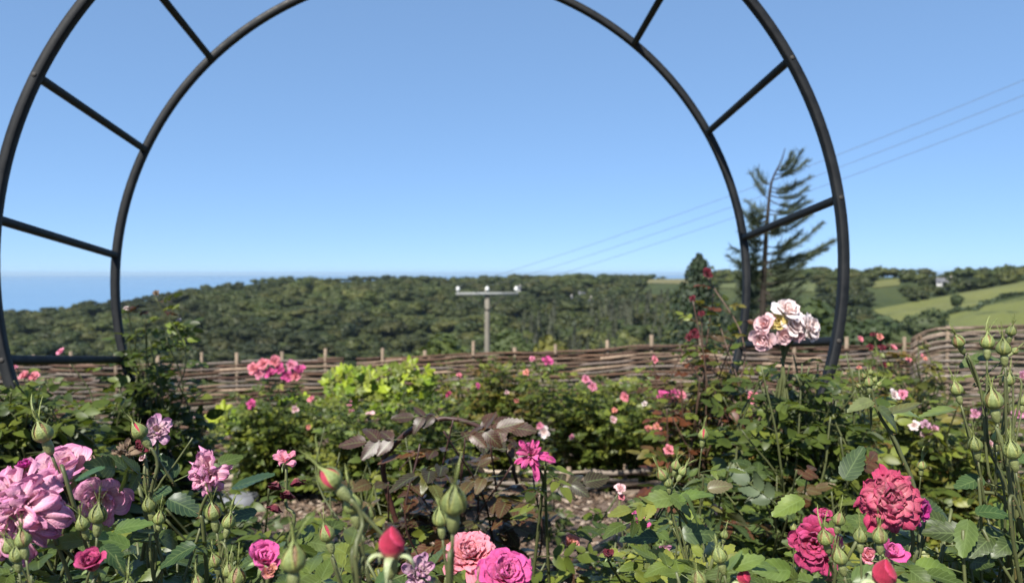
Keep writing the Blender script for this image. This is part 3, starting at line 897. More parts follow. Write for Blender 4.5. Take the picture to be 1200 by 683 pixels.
#@@ROSES
# ------------------------------------------------------------------ roses: leaf, bud and bloom shapes
def leaflet_shape(rows, cols, serr, curl, fold, seed):
    """one rose leaflet, 1 long along +y, face up +z; rows along, cols half columns"""
    rg = np.random.default_rng(seed)
    v, u = [], []
    for a in range(rows + 1):
        t = a / rows
        w = .30 * (math.sin(math.pi * min(1, t * .93 + .05) ** .82) ** .8) if 0 < t < 1 else (.02 if t == 0 else .0)
        for b in range(-cols, cols + 1):
            s = b / cols
            e = serr * (1 if a % 2 else -1) * (abs(s) == 1) * (0 < t < 1)
            x = s * (w + e * .5)
            y = t + (e * .6 if abs(s) == 1 else 0) - .05 * abs(s) * (t < .8)
            z = fold * abs(x) - curl * t * t - .35 * curl * s * s * .3 + .02 * math.sin(7 * t + seed) * abs(s)
            v.append((x, y, z)); u.append((s, t))
    w_ = 2 * cols + 1
    i, j = np.meshgrid(np.arange(rows), np.arange(2 * cols), indexing='ij')
    q = np.stack([i * w_ + j, i * w_ + j + 1, (i + 1) * w_ + j + 1, (i + 1) * w_ + j], -1).reshape(-1, 4)
    return np.array(v), q, np.array(u)
LEAF_T = {0: [leaflet_shape(14, 2, .035, c, f, k) for k, (c, f) in enumerate([(.12, .25), (.25, .35), (.02, .15), (.38, .3)])],
          1: [leaflet_shape(5, 1, 0, c, f, k) for k, (c, f) in enumerate([(.12, .3), (.3, .4), (.0, .2)])],
          2: [leaflet_shape(3, 1, 0, c, f, k) for k, (c, f) in enumerate([(.15, .35), (.3, .4)])]}

class Leaves:
    """gathers leaflets, then writes them into one foliage mesh"""
    def __init__(s): s.p, s.d, s.n, s.s, s.c = [], [], [], [], []
    def one(s, p, d, n, size, col):
        s.p.append(p); s.d.append(d); s.n.append(n); s.s.append(size); s.c.append(col)
    def compound(s, p, d, n, size, col, rng, pairs=2, droop=.25):
        """a rose leaf: a midrib with paired leaflets and one at the tip"""
        d = nrm(d); n = nrm(n - d * (n @ d)); side = np.cross(d, n)
        L = size * (.75 + .62 * pairs)
        def on(f): return p + d * L * f - n * droop * L * f * f
        c = lambda: np.clip(col * rng.uniform(.82, 1.2), 0, 1)
        s.one(on(.98), nrm(d - n * droop * 1.3), nrm(n + .25 * rng.standard_normal(3)), size * 1.12, c())
        for k in range(pairs):
            f = .42 + .5 * k / max(1, pairs) + .06
            for sg in (-1, 1):
                dd = nrm(d * .62 + side * sg * .85 - n * droop * .9 + .1 * rng.standard_normal(3))
                s.one(on(f), dd, nrm(n + side * sg * .12 + .28 * rng.standard_normal(3)), size * (.82 + .12 * k) * rng.uniform(.9, 1.08), c())
        return [on(f) for f in (0, .35, .7, 1.0)]
    def write(s, m, lod, rng, cull=0.0):
        if not s.p: return
        P = np.array(s.p); D = nrm(np.array(s.d)); N = np.array(s.n); N = nrm(N - D * np.sum(N * D, 1, keepdims=True)); S = np.cross(D, N)
        size = np.array(s.s); C = np.array(s.c)
        if cull > 0:
            ok = np.linalg.norm(P - np.array([0, 0, CAMZ]), axis=1) > cull
            P, D, N, S, size, C = P[ok], D[ok], N[ok], S[ok], size[ok], C[ok]
        T = LEAF_T[lod]; pick = rng.integers(0, len(T), len(P))
        for k, (v, q, u) in enumerate(T):
            w = pick == k; n = int(w.sum())
            if not n: continue
            V = (P[w][:, None] + size[w][:, None, None] * (v[None, :, :1] * S[w][:, None] + v[None, :, 1:2] * D[w][:, None] + v[None, :, 2:] * N[w][:, None])).reshape(-1, 3)
            Q = (np.arange(n)[:, None, None] * len(v) + q[None]).reshape(-1, 4)
            m.add(V, Q, None, np.repeat(C[w], len(v), 0), np.tile(u, (n, 1)) if lod == 0 else None)

def bulb_r(z):
    """bulb radius, z 0..1 from hip to tip"""
    return np.interp(z, [0, .06, .15, .3, .45, .6, .75, .88, 1], [.46, .7, .88, 1.0, .99, .88, .66, .38, .12])
BULB_H, HIP_H = 2.45, 1.75
def bud_meshes(seed, kind):
    """a rose bud along +z, bulb radius 1: hip, bulb, five sepals"""
    rg = np.random.default_rng(seed)
    green = np.array([.165, .2, .062]) * rg.uniform(.85, 1.15); olive = np.array([.185, .205, .075])
    hip = Mesh()
    z = np.linspace(0, 1, 8)
    lathe(hip, np.stack([np.interp(z, [0, .1, .35, .7, .9, 1], [.24, .38, .52, .56, .48, .46]), z * HIP_H], 1), 12, olive * .95)
    bulb = Mesh()
    z = np.linspace(0, 1, 16)
    if kind == 'closed': cols = (green * .6 + np.array([.05, .0, .01]) * (seed % 3))[None] * np.ones((16, 1))
    elif kind == 'slit': cols = np.array([.5, .06, .1])[None] * np.ones((16, 1))
    elif kind == 'cerise': cols = np.array([.55, .035, .085])[None] * np.linspace(.8, 1.05, 16)[:, None]; cols[:4] = (.62, .4, .2)
    else: cols = np.array([.6, .13, .2])[None] * np.ones((16, 1))
    opened = kind in ('cerise', 'open')
    if opened:
        ns, nz = 48, 26; zz_ = np.linspace(0, 1, nz); an = np.arange(ns) * 2 * math.pi / ns
        fr = (an[None] / (2 * math.pi) * 3 + zz_[:, None] * 1.3 + seed * .37) % 1.0
        rr = np.interp(zz_, [0, .1, .25, .45, .7, .88, 1], [.6, .84, 1.0, 1.02, .74, .36, .06])[:, None] * (1.02 - .13 * fr) * (1 + .03 * np.sin(an * 4 + zz_[:, None] * 5))
        h_ = HIP_H + zz_[:, None] * BULB_H * .98 + 0 * an[None]
        cc = np.array([.50, .028, .075]) * (.62 + .6 * (1 - fr) ** 2)[..., None] + np.array([.16, .06, .12]) * ((fr < .1) * zz_[:, None])[..., None]
        cc = cc * (1 - np.clip(.3 - zz_, 0, .3) / .3)[:, None, None] ** .8 + np.array([.62, .42, .22]) * (np.clip(.3 - zz_, 0, .3) / .3)[:, None, None] ** 1.2
        i, j = np.meshgrid(np.arange(nz - 1), np.arange(ns), indexing='ij'); j2 = (j + 1) % ns
        bulb.add(np.stack([rr * np.cos(an), rr * np.sin(an), h_], -1), np.stack([i * ns + j, i * ns + j2, (i + 1) * ns + j2, (i + 1) * ns + j], -1), None, np.clip(cc, 0, 1).reshape(-1, 3),
                 np.stack([np.repeat(an[None] * 2, nz, 0), np.repeat(zz_[:, None], ns, 1)], -1))
    else: lathe(bulb, np.stack([bulb_r(z) * (1.05 if opened else .93) * (1 + .06 * np.sin(z * 3)), HIP_H + z * BULB_H * (.95 if opened else .9)], 1), 18, cols, .045 if opened else .02, seed)
    sep = Mesh()
    for k in range(5):
        a0 = 2 * math.pi * k / 5 + rg.uniform(-.12, .12)
        ext = rg.uniform(.4, 1.1) * (2.6 if not opened else .8)
        flare = (rg.uniform(.0, .35) if rg.random() < .55 else rg.uniform(.5, 1.3)) if not opened else rg.uniform(1.4, 2.6)
        if kind == 'slit' and k == 0: flare = 1.4
        rows = 18; tot = BULB_H + ext; twist = rg.uniform(-.7, .7)
        W = 5; vv, cc = [], []
        for r_ in range(rows + 1):
            t = r_ / rows; h = t * tot
            if opened:
                # sepals folded back around the hip
                rad = .75 + 1.5 * math.sin(min(1, t * 1.1) * 1.7) * .8; zz = HIP_H + .25 - h * .55 * t + .25 * math.sin(t * 3)
                half = .62 * (1 - t) ** .6 * .8; 
                for b in range(W):
                    s = (b / (W - 1) - .5) * 2; an = a0 + s * half * .75 / max(.6, rad)
                    vv.append((rad * math.cos(an), rad * math.sin(an), zz - .1 * s * s)); cc.append(np.array([.34, .38, .2]))
                continue
            zf = h / BULB_H
            free = max(0, zf - .82)
            rad = float(bulb_r(min(zf, 1))) * 1.03 + .05 if zf < 1 else .1
            rad = max(rad, .1) + flare * free ** 1.6 * 1.1
            half = .70 * (1 - min(1, zf)) ** .55 if zf < .85 else 0
            lw = max(half * rad, .13 * (1 - t) ** .5 + .02)
            an0 = a0 + twist * free
            for b in range(W):
                s = (b / (W - 1) - .5) * 2
                an = an0 + s * min(lw / max(rad, .12), 1.0)
                vv.append((rad * math.cos(an) , rad * math.sin(an), HIP_H + h + .02 * s * s)); 
                edge = abs(s) > .9
                cc.append(green * (1.35 if edge else .9 + .2 * (b == 2)) + np.array([.06, .02, .0]) * edge)
        i, j = np.meshgrid(np.arange(rows), np.arange(W - 1), indexing='ij')
        sep.add(vv, np.stack([i * W + j, i * W + j + 1, (i + 1) * W + j + 1, (i + 1) * W + j], -1), None, np.array(cc))
        vv = np.array(vv).reshape(rows + 1, W, 3)
        if not opened:
            # thin side filaments along each sepal margin
            for f in range(9):
                r_ = int(rg.integers(7, rows)); sg = 0 if f % 2 else W - 1
                p = vv[r_, sg]; out = nrm(vv[r_, sg] - vv[r_, W // 2] + .35 * nrm(np.array([p[0], p[1], .6])) ) ; ln = rg.uniform(.3, .75)
                e = p + out * ln + np.array([0, 0, ln * .5]); w = np.array([0, 0, .05]); mid = (p + e) / 2 + out * .06
                sep.add([p - w, p + w, mid + w * .7, mid - w * .7, e], [[0, 1, 2, 3]], [[3, 2, 4]], green * 1.1)
    return bulb.mesh('rose_bud', M_PETAL if kind != 'closed' else M_BUD), hip.mesh('hip', M_BUD), sep.mesh('sepals', M_BUD)
BUDS = {'closed': [bud_meshes(k, 'closed') for k in range(6)], 'slit': [bud_meshes(20 + k, 'slit') for k in range(3)],
        'cerise': [bud_meshes(30 + k, 'cerise') for k in range(2)], 'open': [bud_meshes(40 + k, 'open') for k in range(2)]}

PINKS = {  # (inner, outer, edge) petal colours
    'mauve': ((.84, .56, .52), (.76, .40, .50), (.58, .20, .39)),
    'coral': ((.80, .30, .28), (.74, .20, .24), (.78, .30, .38)),
    'coralred': ((.82, .46, .44), (.52, .055, .13), (.43, .026, .105)),
    'magenta': ((.70, .2, .34), (.64, .07, .26), (.66, .1, .33)),
    'deep': ((.42, .02, .16), (.40, .012, .20), (.44, .02, .24)),
    'cerise': ((.42, .03, .08), (.35, .018, .085), (.52, .07, .2)),
    'pale': ((.80, .46, .42), (.82, .58, .56), (.80, .55, .58)),
    'white': ((.84, .60, .52), (.88, .82, .77), (.88, .78, .75)),
    'apricot': ((.80, .50, .18), (.78, .32, .22), (.76, .24, .30)),
    'pink': ((.76, .30, .34), (.74, .26, .36), (.74, .3, .44)),
    'lilac': ((.66, .5, .42), (.52, .34, .44), (.38, .16, .30)),
    'darkred': ((.13, .01, .02), (.16, .012, .03), (.12, .01, .02)),
    'brown': ((.34, .26, .16), (.26, .19, .12), (.18, .12, .08)),
    'yellow': ((.75, .6, .12), (.75, .62, .2), (.7, .6, .25)),
}
def petal_rows(n, ph_in, ph_out, colours, seed, nu=6, nv=7, ruffle=.08, cup=.35, wid=.46, curl=.35, rag=0.0, inner_r=.04, hang=0.0, lenvar=.12):
    """a bloom about radius 1 facing +z; petals placed on a spiral, inner ones upright, outer ones laid back"""
    rg = np.random.default_rng(seed); m = Mesh()
    ci, co, ce = [np.array(c) for c in colours]
    for k in range(n):
        t = (k + .5) / n
        az = k * 2.39996 + rg.uniform(-.25, .25) + (k // max(1, n // 5)) * .1
        ph = math.radians(ph_in + (ph_out - ph_in) * t ** 1.1 + rg.uniform(-9, 9) * (1 + rag * 3))
        L = (.42 + .58 * t ** .8) * (1 + rg.uniform(-lenvar, lenvar)) * (1 + rag * rg.uniform(-.3, .2))
        r0 = inner_r + .16 * t; z0 = .12 - .22 * t
        wd = L * wid * rg.uniform(.82, 1.15) * (1 - rag * .45 * rg.random())
        cu = cup * (1.15 - .75 * t) * rg.uniform(.7, 1.3); cl = curl * t * rg.uniform(.4, 1.5)
        p1, p2, fr = rg.uniform(0, 6.28), rg.uniform(0, 6.28), rg.uniform(2.5, 4.5)
        tone = rg.uniform(.86, 1.14)
        vs = 1 - (1 - np.linspace(0, 1, nv + 1)) ** 1.25
        r, z, prev = r0, z0, 0.0
        a = np.array([math.cos(az), math.sin(az), 0]); tg = np.array([-math.sin(az), math.cos(az), 0])
        V, C, UU = [], [], []
        for v in vs:
            phi = ph * (.45 + .55 * v) + cl * max(0, v - .45) ** 1.3 * 2.2
            dv = (v - prev) * L; prev = v
            r += dv * math.sin(phi); z += dv * math.cos(phi)
            zz = z - hang * t * v * v
            nin = -math.cos(phi) * a + math.sin(phi) * np.array([0, 0, 1])
            w = wd * (v + .06) ** .5 * max(0.0, 1 - v ** 6) ** .5 + .01
            for b in range(nu + 1):
                s = b / nu * 2 - 1
                notch = -.10 * L * (1 - abs(s)) ** 2 * v ** 4
                off = cu * w * s * s - cl * .35 * w * max(0, abs(s) - .5) * v + ruffle * v * v * (math.sin(fr * s + p1) * .7 + math.sin(2.3 * fr * s + p2) * .45) * (.5 + L)
                p = a * r + np.array([0, 0, zz]) + tg * (w * s) + nin * off + (a * math.sin(phi) + np.array([0, 0, math.cos(phi)])) * (notch + .03 * math.sin(5 * s + p2) * v)
                V.append(p); UU.append((s + 3 * k, v + .01))
                base = ci * (1 - t) + co * t
                e = min(1, max(0, v - .62) * 2.0 + .3 * abs(s) ** 4)
                col = (base * (1 - e) + ce * e) * tone
                col = col * min(1, .75 + v) + np.array([.8, .6, .3]) * max(0, .22 - v) * 1.4
                C.append(np.clip(col, 0, .95))
        W = nu + 1
        i, j = np.meshgrid(np.arange(nv), np.arange(nu), indexing='ij')
        m.add(V, np.stack([i * W + j, i * W + j + 1, (i + 1) * W + j + 1, (i + 1) * W + j], -1), None, np.array(C), np.array(UU))
    return m
def rosette(style, seed, n=46, lo=False, **kw):
    a = dict(ruffle=.07, cup=.4, wid=.45, curl=.5)
    a.update(kw)
    if lo: a.update(nu=3, nv=4)
    ph_in, ph_out = a.pop('ph', (8, 96))
    return petal_rows(n, ph_in, ph_out, PINKS[style], seed, **a).mesh('rose_bloom', M_PETAL)
SMALL = {s: [rosette(s, 200 + k + 10 * i, n=20, lo=True, ph=(10, 62 + 26 * k), curl=.35) for k in range(2)] for i, s in enumerate(PINKS)}

def calyx_mesh():
    m = Mesh()
    z = np.linspace(0, 1, 7)
    lathe(m, np.stack([np.interp(z, [0, .3, .8, 1], [.05, .14, .17, .1]), -.62 + z * .55], 1), 10, (.17, .22, .08))
    for k in range(5):
        a = k * 1.2566; d = np.array([math.cos(a), math.sin(a), 0]); tg = np.array([-math.sin(a), math.cos(a), 0])
        rows = []
        for t in np.linspace(0, 1, 7):
            c = d * (.12 + .5 * math.sin(t * 1.5)) + np.array([0, 0, -.12 - .32 * t * t]); w = .11 * (1 - t) ** .7 + .004
            rows += [c - tg * w, c + tg * w]
        m.add(rows, [[2 * i, 2 * i + 1, 2 * i + 3, 2 * i + 2] for i in range(6)], None, (.15, .2, .07))
    return m.mesh('calyx', M_BUD)
CALYX = calyx_mesh()

GREENS = {
    'dark': [(.034, .062, .018), (.044, .078, .022), (.055, .092, .025), (.04, .07, .026)],
    'mid': [(.062, .102, .026), (.078, .122, .03), (.1, .142, .034), (.052, .086, .024)],
    'fresh': [(.1, .15, .034), (.125, .175, .04), (.08, .13, .032), (.15, .19, .05)],
    'lime': [(.18, .29, .028), (.22, .33, .034), (.13, .23, .026), (.25, .35, .045)],
    'olive': [(.085, .098, .028), (.11, .115, .036), (.07, .092, .026), (.13, .1, .04)],
    'red': [(.075, .03, .022), (.1, .04, .026), (.06, .04, .022), (.07, .076, .024)],
    'maroon': [(.035, .014, .013), (.05, .019, .015), (.026, .02, .016), (.055, .028, .018)],
}
def pick(names, rng):
    n = names[rng.integers(len(names))]
    return np.array(GREENS[n][rng.integers(4)]) * rng.uniform(.82, 1.2) * np.array([1.1, .95, .66])

class Rose:
    """one rose bush: canes, foliage, buds and blooms under one base"""
    def __init__(s, label, px, depth, lod=1, leaf=.045, greens=('mid',), spacing=.05, cane_r=.0035, seed=0, group='rose bushes in the garden', name='rose_bush', cat='rose bush', pairs=2, start=.3, base=None, stem_c=(.085, .095, .035), up=.3):
        x = (px - 600) / FPX * depth
        b = np.array([x, depth, 0.0]) if base is None else np.array([base[0], base[1], 0.0])
        b[2] = float(soil_z(b[0], b[1]))
        s.b, s.rng = b, np.random.default_rng(seed)
        s.t = thing(name, label, cat, b, group)
        cane_r = min(cane_r, .0019 if lod == 0 else .0024)
        s.lod, s.leaf, s.greens, s.sp, s.cr, s.pairs, s.start, s.up = lod, leaf, greens, spacing, cane_r, pairs, start, up
        s.L = Leaves(); s.ribs = Mesh(); s.thin = Mesh(); s.stem_c = np.array(stem_c); s.nbud = 0; s.ncane = 0
    def leaf_at(s, p, out, size=None, col=None, droop=None, face=None):
        r = s.rng
        n = nrm(np.array([0, 0, 1.0]) + .35 * r.standard_normal(3) + np.array([0, -.25, 0])) if face is None else face
        pts = s.L.compound(p, out, n, (size or s.leaf) * r.uniform(.75, 1.15), pick(s.greens, r) if col is None else np.array(col), r, s.pairs, r.uniform(.1, .4) if droop is None else droop)
        if s.lod <= 1: tube(s.ribs, np.array(pts), .0009 if s.lod == 0 else .0013, 3, s.stem_c * .9)
    def cane(s, tip, via=(), part=True, leaves=True, end_up=None, rad=None, start=None, base=None, bow=.25, gap=None, lsize=1.0):
        r = s.rng
        b0 = s.b + np.array([*(r.uniform(-.04, .04, 2)), -.02]) if base is None else np.asarray(base)
        tip = np.asarray(tip, float)
        pts = [b0]
        if not len(via):
            h = tip[2] - b0[2]
            k = max(.05, .13 * abs(h))
            pts += [b0 * .66 + tip * .34 + np.array([*(r.uniform(-k, k, 2)), bow * .3 * h]), b0 * .3 + tip * .7 + np.array([*(r.uniform(-k, k, 2) * .7), bow * .3 * h])]
        else: pts += [np.asarray(v, float) for v in via]
        if end_up is not None: pts += [tip - nrm(end_up) * .05]
        pts += [tip]
        if len(via): pts[1:1] = [b0 * .5 + pts[1] * .5 + np.array([*(r.uniform(-.05, .05, 2)), .05])]
        L = sum(np.linalg.norm(pts[k + 1] - pts[k]) for k in range(len(pts) - 1))
        n = max(10, int(L / .03)); c = catmull(pts, n)
        cr = rad or s.cr
        rr = np.linspace(cr * 1.5, cr * .85, n)
        col = s.stem_c * r.uniform(.8, 1.2)
        cols = col[None] * np.ones((n, 1)); cols[: n // 3] *= np.array([1.0, .75, .7])
        if part and s.ncane < 90:
            m = Mesh(); tube(m, c, rr, 7 if s.lod == 0 else 5, cols)
            if s.lod == 0:
                for k in range(1, n - 1):
                    for _ in range(2):
                        if r.random() < .45:
                            a3 = r.standard_normal(3); tg_ = nrm(c[k + 1] - c[k - 1]); o3 = nrm(a3 - tg_ * (a3 @ tg_)); q0 = c[k] + (c[k + 1] - c[k]) * r.random(); w3 = cr * .45
                            sd3 = np.cross(tg_, o3); l3 = cr * r.uniform(1.2, 2.4)
                            m.add([q0 + tg_ * w3 + o3 * cr * .7, q0 - tg_ * w3 * .6 + sd3 * w3 * .6 + o3 * cr * .7, q0 - tg_ * w3 * .6 - sd3 * w3 * .6 + o3 * cr * .7, q0 + o3 * (cr + l3) - tg_ * cr * .6], None, [[0, 1, 3], [1, 2, 3], [2, 0, 3]], (.2, .12, .06))
            m.build('cane', M_STEM, s.t); s.ncane += 1
        else: tube(s.thin, c, rr, 5, cols)
        if leaves:
            st = s.start if start is None else start
            d = st * L + r.uniform(0, s.sp); ang = r.uniform(0, 6.28)
            seg = np.linalg.norm(np.diff(c, axis=0), axis=1); S = np.concatenate([[0], np.cumsum(seg)])
            while d < S[-1] * .985:
                p = np.array([np.interp(d, S, c[:, k]) for k in range(3)])
                ang += 2.4 + r.uniform(-.4, .4); f = d / S[-1]
                out = np.array([math.cos(ang), math.sin(ang), s.up + r.uniform(-.25, .3)])
                s.leaf_at(p, out, s.leaf * lsize * (1.12 - .45 * max(0, f - .6) / .4))
                d += (gap or s.sp) * r.uniform(.7, 1.3)
        return c
    def bud(s, pos, zdir, rad, kind='closed', label=None):
        v = BUDS[kind][s.rng.integers(len(BUDS[kind]))]
        z = nrm(zdir); base = np.asarray(pos) - z * (HIP_H + BULB_H * .4) * rad
        o = link_part('rose_bud', v[0], s.t, base, z, rad, s.rng.uniform(0, 6.28))
        sub_part('hip', v[1], o); sub_part('sepals', v[2], o)
        if label: o['label'] = label
        s.nbud += 1
        return base
    def bloom(s, pos, face, rad, me, label=None, calyx=True):
        rad = rad * .9
        o = link_part('rose_bloom', me, s.t, pos, face, rad, s.rng.uniform(0, 6.28))
        if label: o['label'] = label
        if calyx: sub_part('calyx', CALYX, o)
        return np.asarray(pos) - nrm(face) * .6 * rad
    def small(s, px, py, rpx, style, depth=None, face=None, stem=True, label=None):
        """a small bloom of the middle distance on its own stalk"""
        d = depth or s.b[1]; r = s.rng
        p = at(px, py, d)
        f = nrm(np.array([r.uniform(-.5, .5), -.9, r.uniform(.2, .9)])) if face is None else nrm(face)
        e = s.bloom(p, f, rpx * d / FPX * .98, SMALL[style][r.integers(2)], label)
        if stem: s.cane(e, leaves=True, start=.55, part=False)
    def fill(s, n, box, depth, tips=None):
        """n leafy canes ending inside a window of the photo between two depths"""
        r = s.rng
        for k in range(n):
            x, y = r.uniform(box[0], box[2]), box[1] + (box[3] - box[1]) * r.uniform(0, 1) ** 1.3
            e = ((x - (box[0] + box[2]) / 2) / ((box[2] - box[0]) / 2)) ** 2
            y += (box[3] - box[1]) * .35 * e * r.random()
            d = r.uniform(*depth)
            s.cane(at(x, y, d), part=k < 12)
    def done(s, mat=None):
        m = Mesh(); s.L.write(m, s.lod, s.rng, .26)
        if s.ribs.n: m.add(np.concatenate(s.ribs.v), np.concatenate(s.ribs.q), np.concatenate(s.ribs.t), np.concatenate(s.ribs.c))
        if m.n: s.f = m.build('foliage', mat or (M_LEAF0 if s.lod == 0 else M_LEAF), s.t)
        if s.thin.n: s.thin.build('side_shoots', M_STEM, s.t)

def up2(tilt, lean=-.15):
    """direction from a tilt in the picture plane (degrees, + to the right) and a lean towards the viewer"""
    a = math.radians(tilt)
    return nrm(np.array([math.sin(a), lean, math.cos(a)]))

# ---- far and middle rows -------------------------------------------------------------------
b = Rose('low rose bush under a cluster of magenta blooms before the left fence panel', 318, 4.5, 2, .047, ('mid', 'dark', 'fresh'), .03, seed=1, start=.15)
b.fill(60, (268, 446, 392, 535), (4.1, 4.6))
for x, y, c in [(298, 432, 'coral'), (309, 427, 'coral'), (322, 424, 'coral'), (329, 433, 'magenta'), (341, 429, 'pink'), (350, 434, 'magenta'), (318, 438, 'magenta'), (337, 441, 'magenta'), (304, 440, 'pink'), (347, 441, 'coral')]:
    b.small(x, y, 9, c, 4.25, stem=(x % 3 == 0))
for x, y, r_, c in [(295, 474, 7, 'magenta'), (366, 468, 6, 'coral'), (346, 480, 6, 'pale'), (232, 489, 6, 'pale'), (362, 500, 4, 'apricot')]: b.small(x, y, r_, c, 4.0)
b.done()

b = Rose('low spreading green rose bush in front of the lime vine', 450, 4.1, 2, .045, ('mid', 'dark', 'fresh'), .03, seed=2, start=.15)
b.fill(95, (352, 456, 560, 560), (3.6, 4.3))
for x, y, r_, c in [(433, 488, 8, 'pale'), (410, 473, 5, 'pink'), (411, 483, 5, 'pink'), (526, 462, 5, 'cerise')]: b.small(x, y, r_, c, 3.9)
b.done()

# bright lime vine: big lobed leaves
def lobed_leaf():
    pts = [(0, 0, 0)]; n = 26
    for k in range(n):
        a = -2.6 + 5.2 * k / (n - 1); r = .5 * (1 + .28 * math.cos(5 * a * .96) + .06 * math.cos(15 * a)) * (1 - .05 * abs(a))
        pts.append((r * math.sin(a), .35 + r * math.cos(a), .14 * math.cos(5 * a) - .25 * r * r))
    return np.array(pts), np.array([[0, k + 1, k] for k in range(1, n)])
LV, LT = lobed_leaf()
def vine(label, boxes, depth, n, seed, greens=('lime',), size=.1):
    rng = np.random.default_rng(seed)
    x = np.mean([(b_[0] + b_[2]) / 2 for b_ in boxes]); base = at(x, 520, depth); base[2] = float(soil_z(base[0], base[1]))
    t = thing('lime_vine', label, 'vine', base); m, st = Mesh(), Mesh()
    for k in range(n):
        b_ = boxes[k % len(boxes)]
        # leaves crowd over a mound
        u, v = rng.uniform(-1, 1), rng.uniform(0, 1)
        p = at((b_[0] + b_[2]) / 2 + u * (b_[2] - b_[0]) / 2, b_[3] + (b_[1] - b_[3]) * (v * math.sqrt(max(.05, 1 - u * u * .8))), depth + rng.uniform(-.22, .22))
        nn = nrm(np.array([.3 * u, -.75, .75]) + .4 * rng.standard_normal(3)); d = nrm(np.cross(nn, rng.standard_normal(3))); sd = np.cross(d, nn)
        s = size * rng.uniform(.55, 1.15)
        m.add(p + s * (LV[:, :1] * sd + LV[:, 1:2] * d + LV[:, 2:] * nn), None, LT, pick(greens, rng))
        if k % 3 == 0: tube(st, catmull([base + (rng.uniform(-.1, .1), 0, 0), (base + p) / 2 + (0, 0, .06), p], 10), .003, 4, (.14, .15, .05))
    st.build('stem', M_STEM, t); m.build('foliage', M_LEAF, t)
vine('bright lime green vine mound with lobed leaves against the willow fence', [(382, 430, 440, 462), (425, 420, 506, 462), (390, 448, 512, 486), (300, 462, 400, 500)], 4.7, 250, 5, ('lime', 'lime', 'fresh'), .09)
vine('small lime green vine patch low beside the pale stone', [(242, 478, 322, 512)], 4.5, 50, 6, ('lime', 'fresh'))

b = Rose('tall green rose bush right of the lime vine against the fence', 575, 4.9, 2, .046, ('mid', 'olive', 'fresh'), .03, seed=3, start=.15)
b.fill(110, (510, 414, 655, 530), (4.72, 5.25))
for x, y, r_, c in [(593, 460, 4, 'pale'), (538, 440, 4, 'coral'), (560, 452, 4, 'magenta'), (605, 470, 4, 'apricot')]: b.small(x, y, r_, c, 4.6)
b.done()
b = Rose('wide green rose bush dotted with coral and pink blooms mid fence', 720, 4.9, 2, .046, ('mid', 'fresh', 'mid'), .03, seed=4, start=.15)
b.fill(140, (630, 434, 815, 530), (4.72, 5.25))
for x, y, r_, c in [(624, 421, 5, 'pink'), (641, 424, 8, 'magenta'), (617, 437, 5, 'apricot'), (687, 445, 7, 'pink'), (694, 453, 7, 'pink'), (733, 466, 8, 'coral'), (776, 464, 8, 'magenta'), (789, 462, 9, 'magenta'), (797, 463, 8, 'coral'), (718, 492, 6, 'pale'), (720, 481, 4, 'apricot'), (670, 512, 4, 'pink'), (767, 421, 5, 'coral'), (755, 473, 4, 'white'), (770, 500, 7, 'apricot'), (760, 503, 6, 'apricot'), (812, 498, 8, 'pale'), (807, 503, 6, 'pink')]:
    b.small(x, y, r_, c, 4.3)
b.done()
b = Rose('leafy rose bush with small white blooms left of the ragged magenta rose', 640, 3.4, 2, .04, ('mid', 'dark'), .04, seed=5)
b.fill(5, (600, 530, 650, 600), (3.0, 3.6))
b.small(638, 506, 9, 'white', 3.2); b.small(632, 499, 6, 'pink', 3.2)
b.done()
b = Rose('rose bush of dark green leaves in front of the gap in the fence', 520, 4.4, 2, .045, ('dark', 'mid'), .03, seed=6, start=.15)
b.fill(40, (450, 500, 560, 570), (3.9, 4.4)); b.done()

# tall red-leaved rose right of centre
b = Rose('tall rose with dark red new leaves and withered dark blooms by the right gate leg', 835, 2.3, 1, .040, ('olive', 'red', 'mid', 'mid'), .04, seed=7, stem_c=(.1, .06, .04))
for x, y in [(828, 322), (812, 352), (836, 345), (822, 372), (845, 385), (806, 396), (858, 398), (818, 410), (796, 405), (852, 420), (835, 405)]:
    b.cane(at(x, y, b.rng.uniform(2.15, 2.45)), start=.45)
b.fill(64, (780, 425, 900, 600), (2.1, 2.45))
for x, y, r_ in [(828, 322, 9), (812, 350, 5), (814, 392, 9), (822, 368, 5), (807, 396, 6)]: b.small(x, y, r_, 'darkred', 2.3, stem=False)
b.small(767, 422, 5, 'coral', 2.4)
b.done()
b = Rose('rose bush of dark leaves with coral blooms under the right gate rung', 905, 2.2, 1, .042, ('dark', 'mid', 'red', 'mid'), .04, seed=8)
b.fill(64, (845, 440, 1000, 600), (2.0, 2.5))
for x, y, r_, c in [(882, 466, 9, 'coral'), (872, 520, 5, 'pale'), (783, 527, 8, 'coral')]: b.small(x, y, r_, c, 2.1)
b.done()
b = Rose('rose bush with a pale pink and white flower cluster before the right gate leg', 920, 1.75, 1, .045, ('dark', 'mid'), .05, seed=9)
for x, y in [(915, 405), (930, 402), (905, 415), (940, 412), (890, 430), (955, 425)]: b.cane(at(x, y + 14, 1.75 + b.rng.uniform(-.06, .1)), start=.5)
b.fill(22, (860, 425, 1010, 540), (1.55, 1.88)); b.fill(16, (945, 414, 1010, 500), (1.6, 1.85))
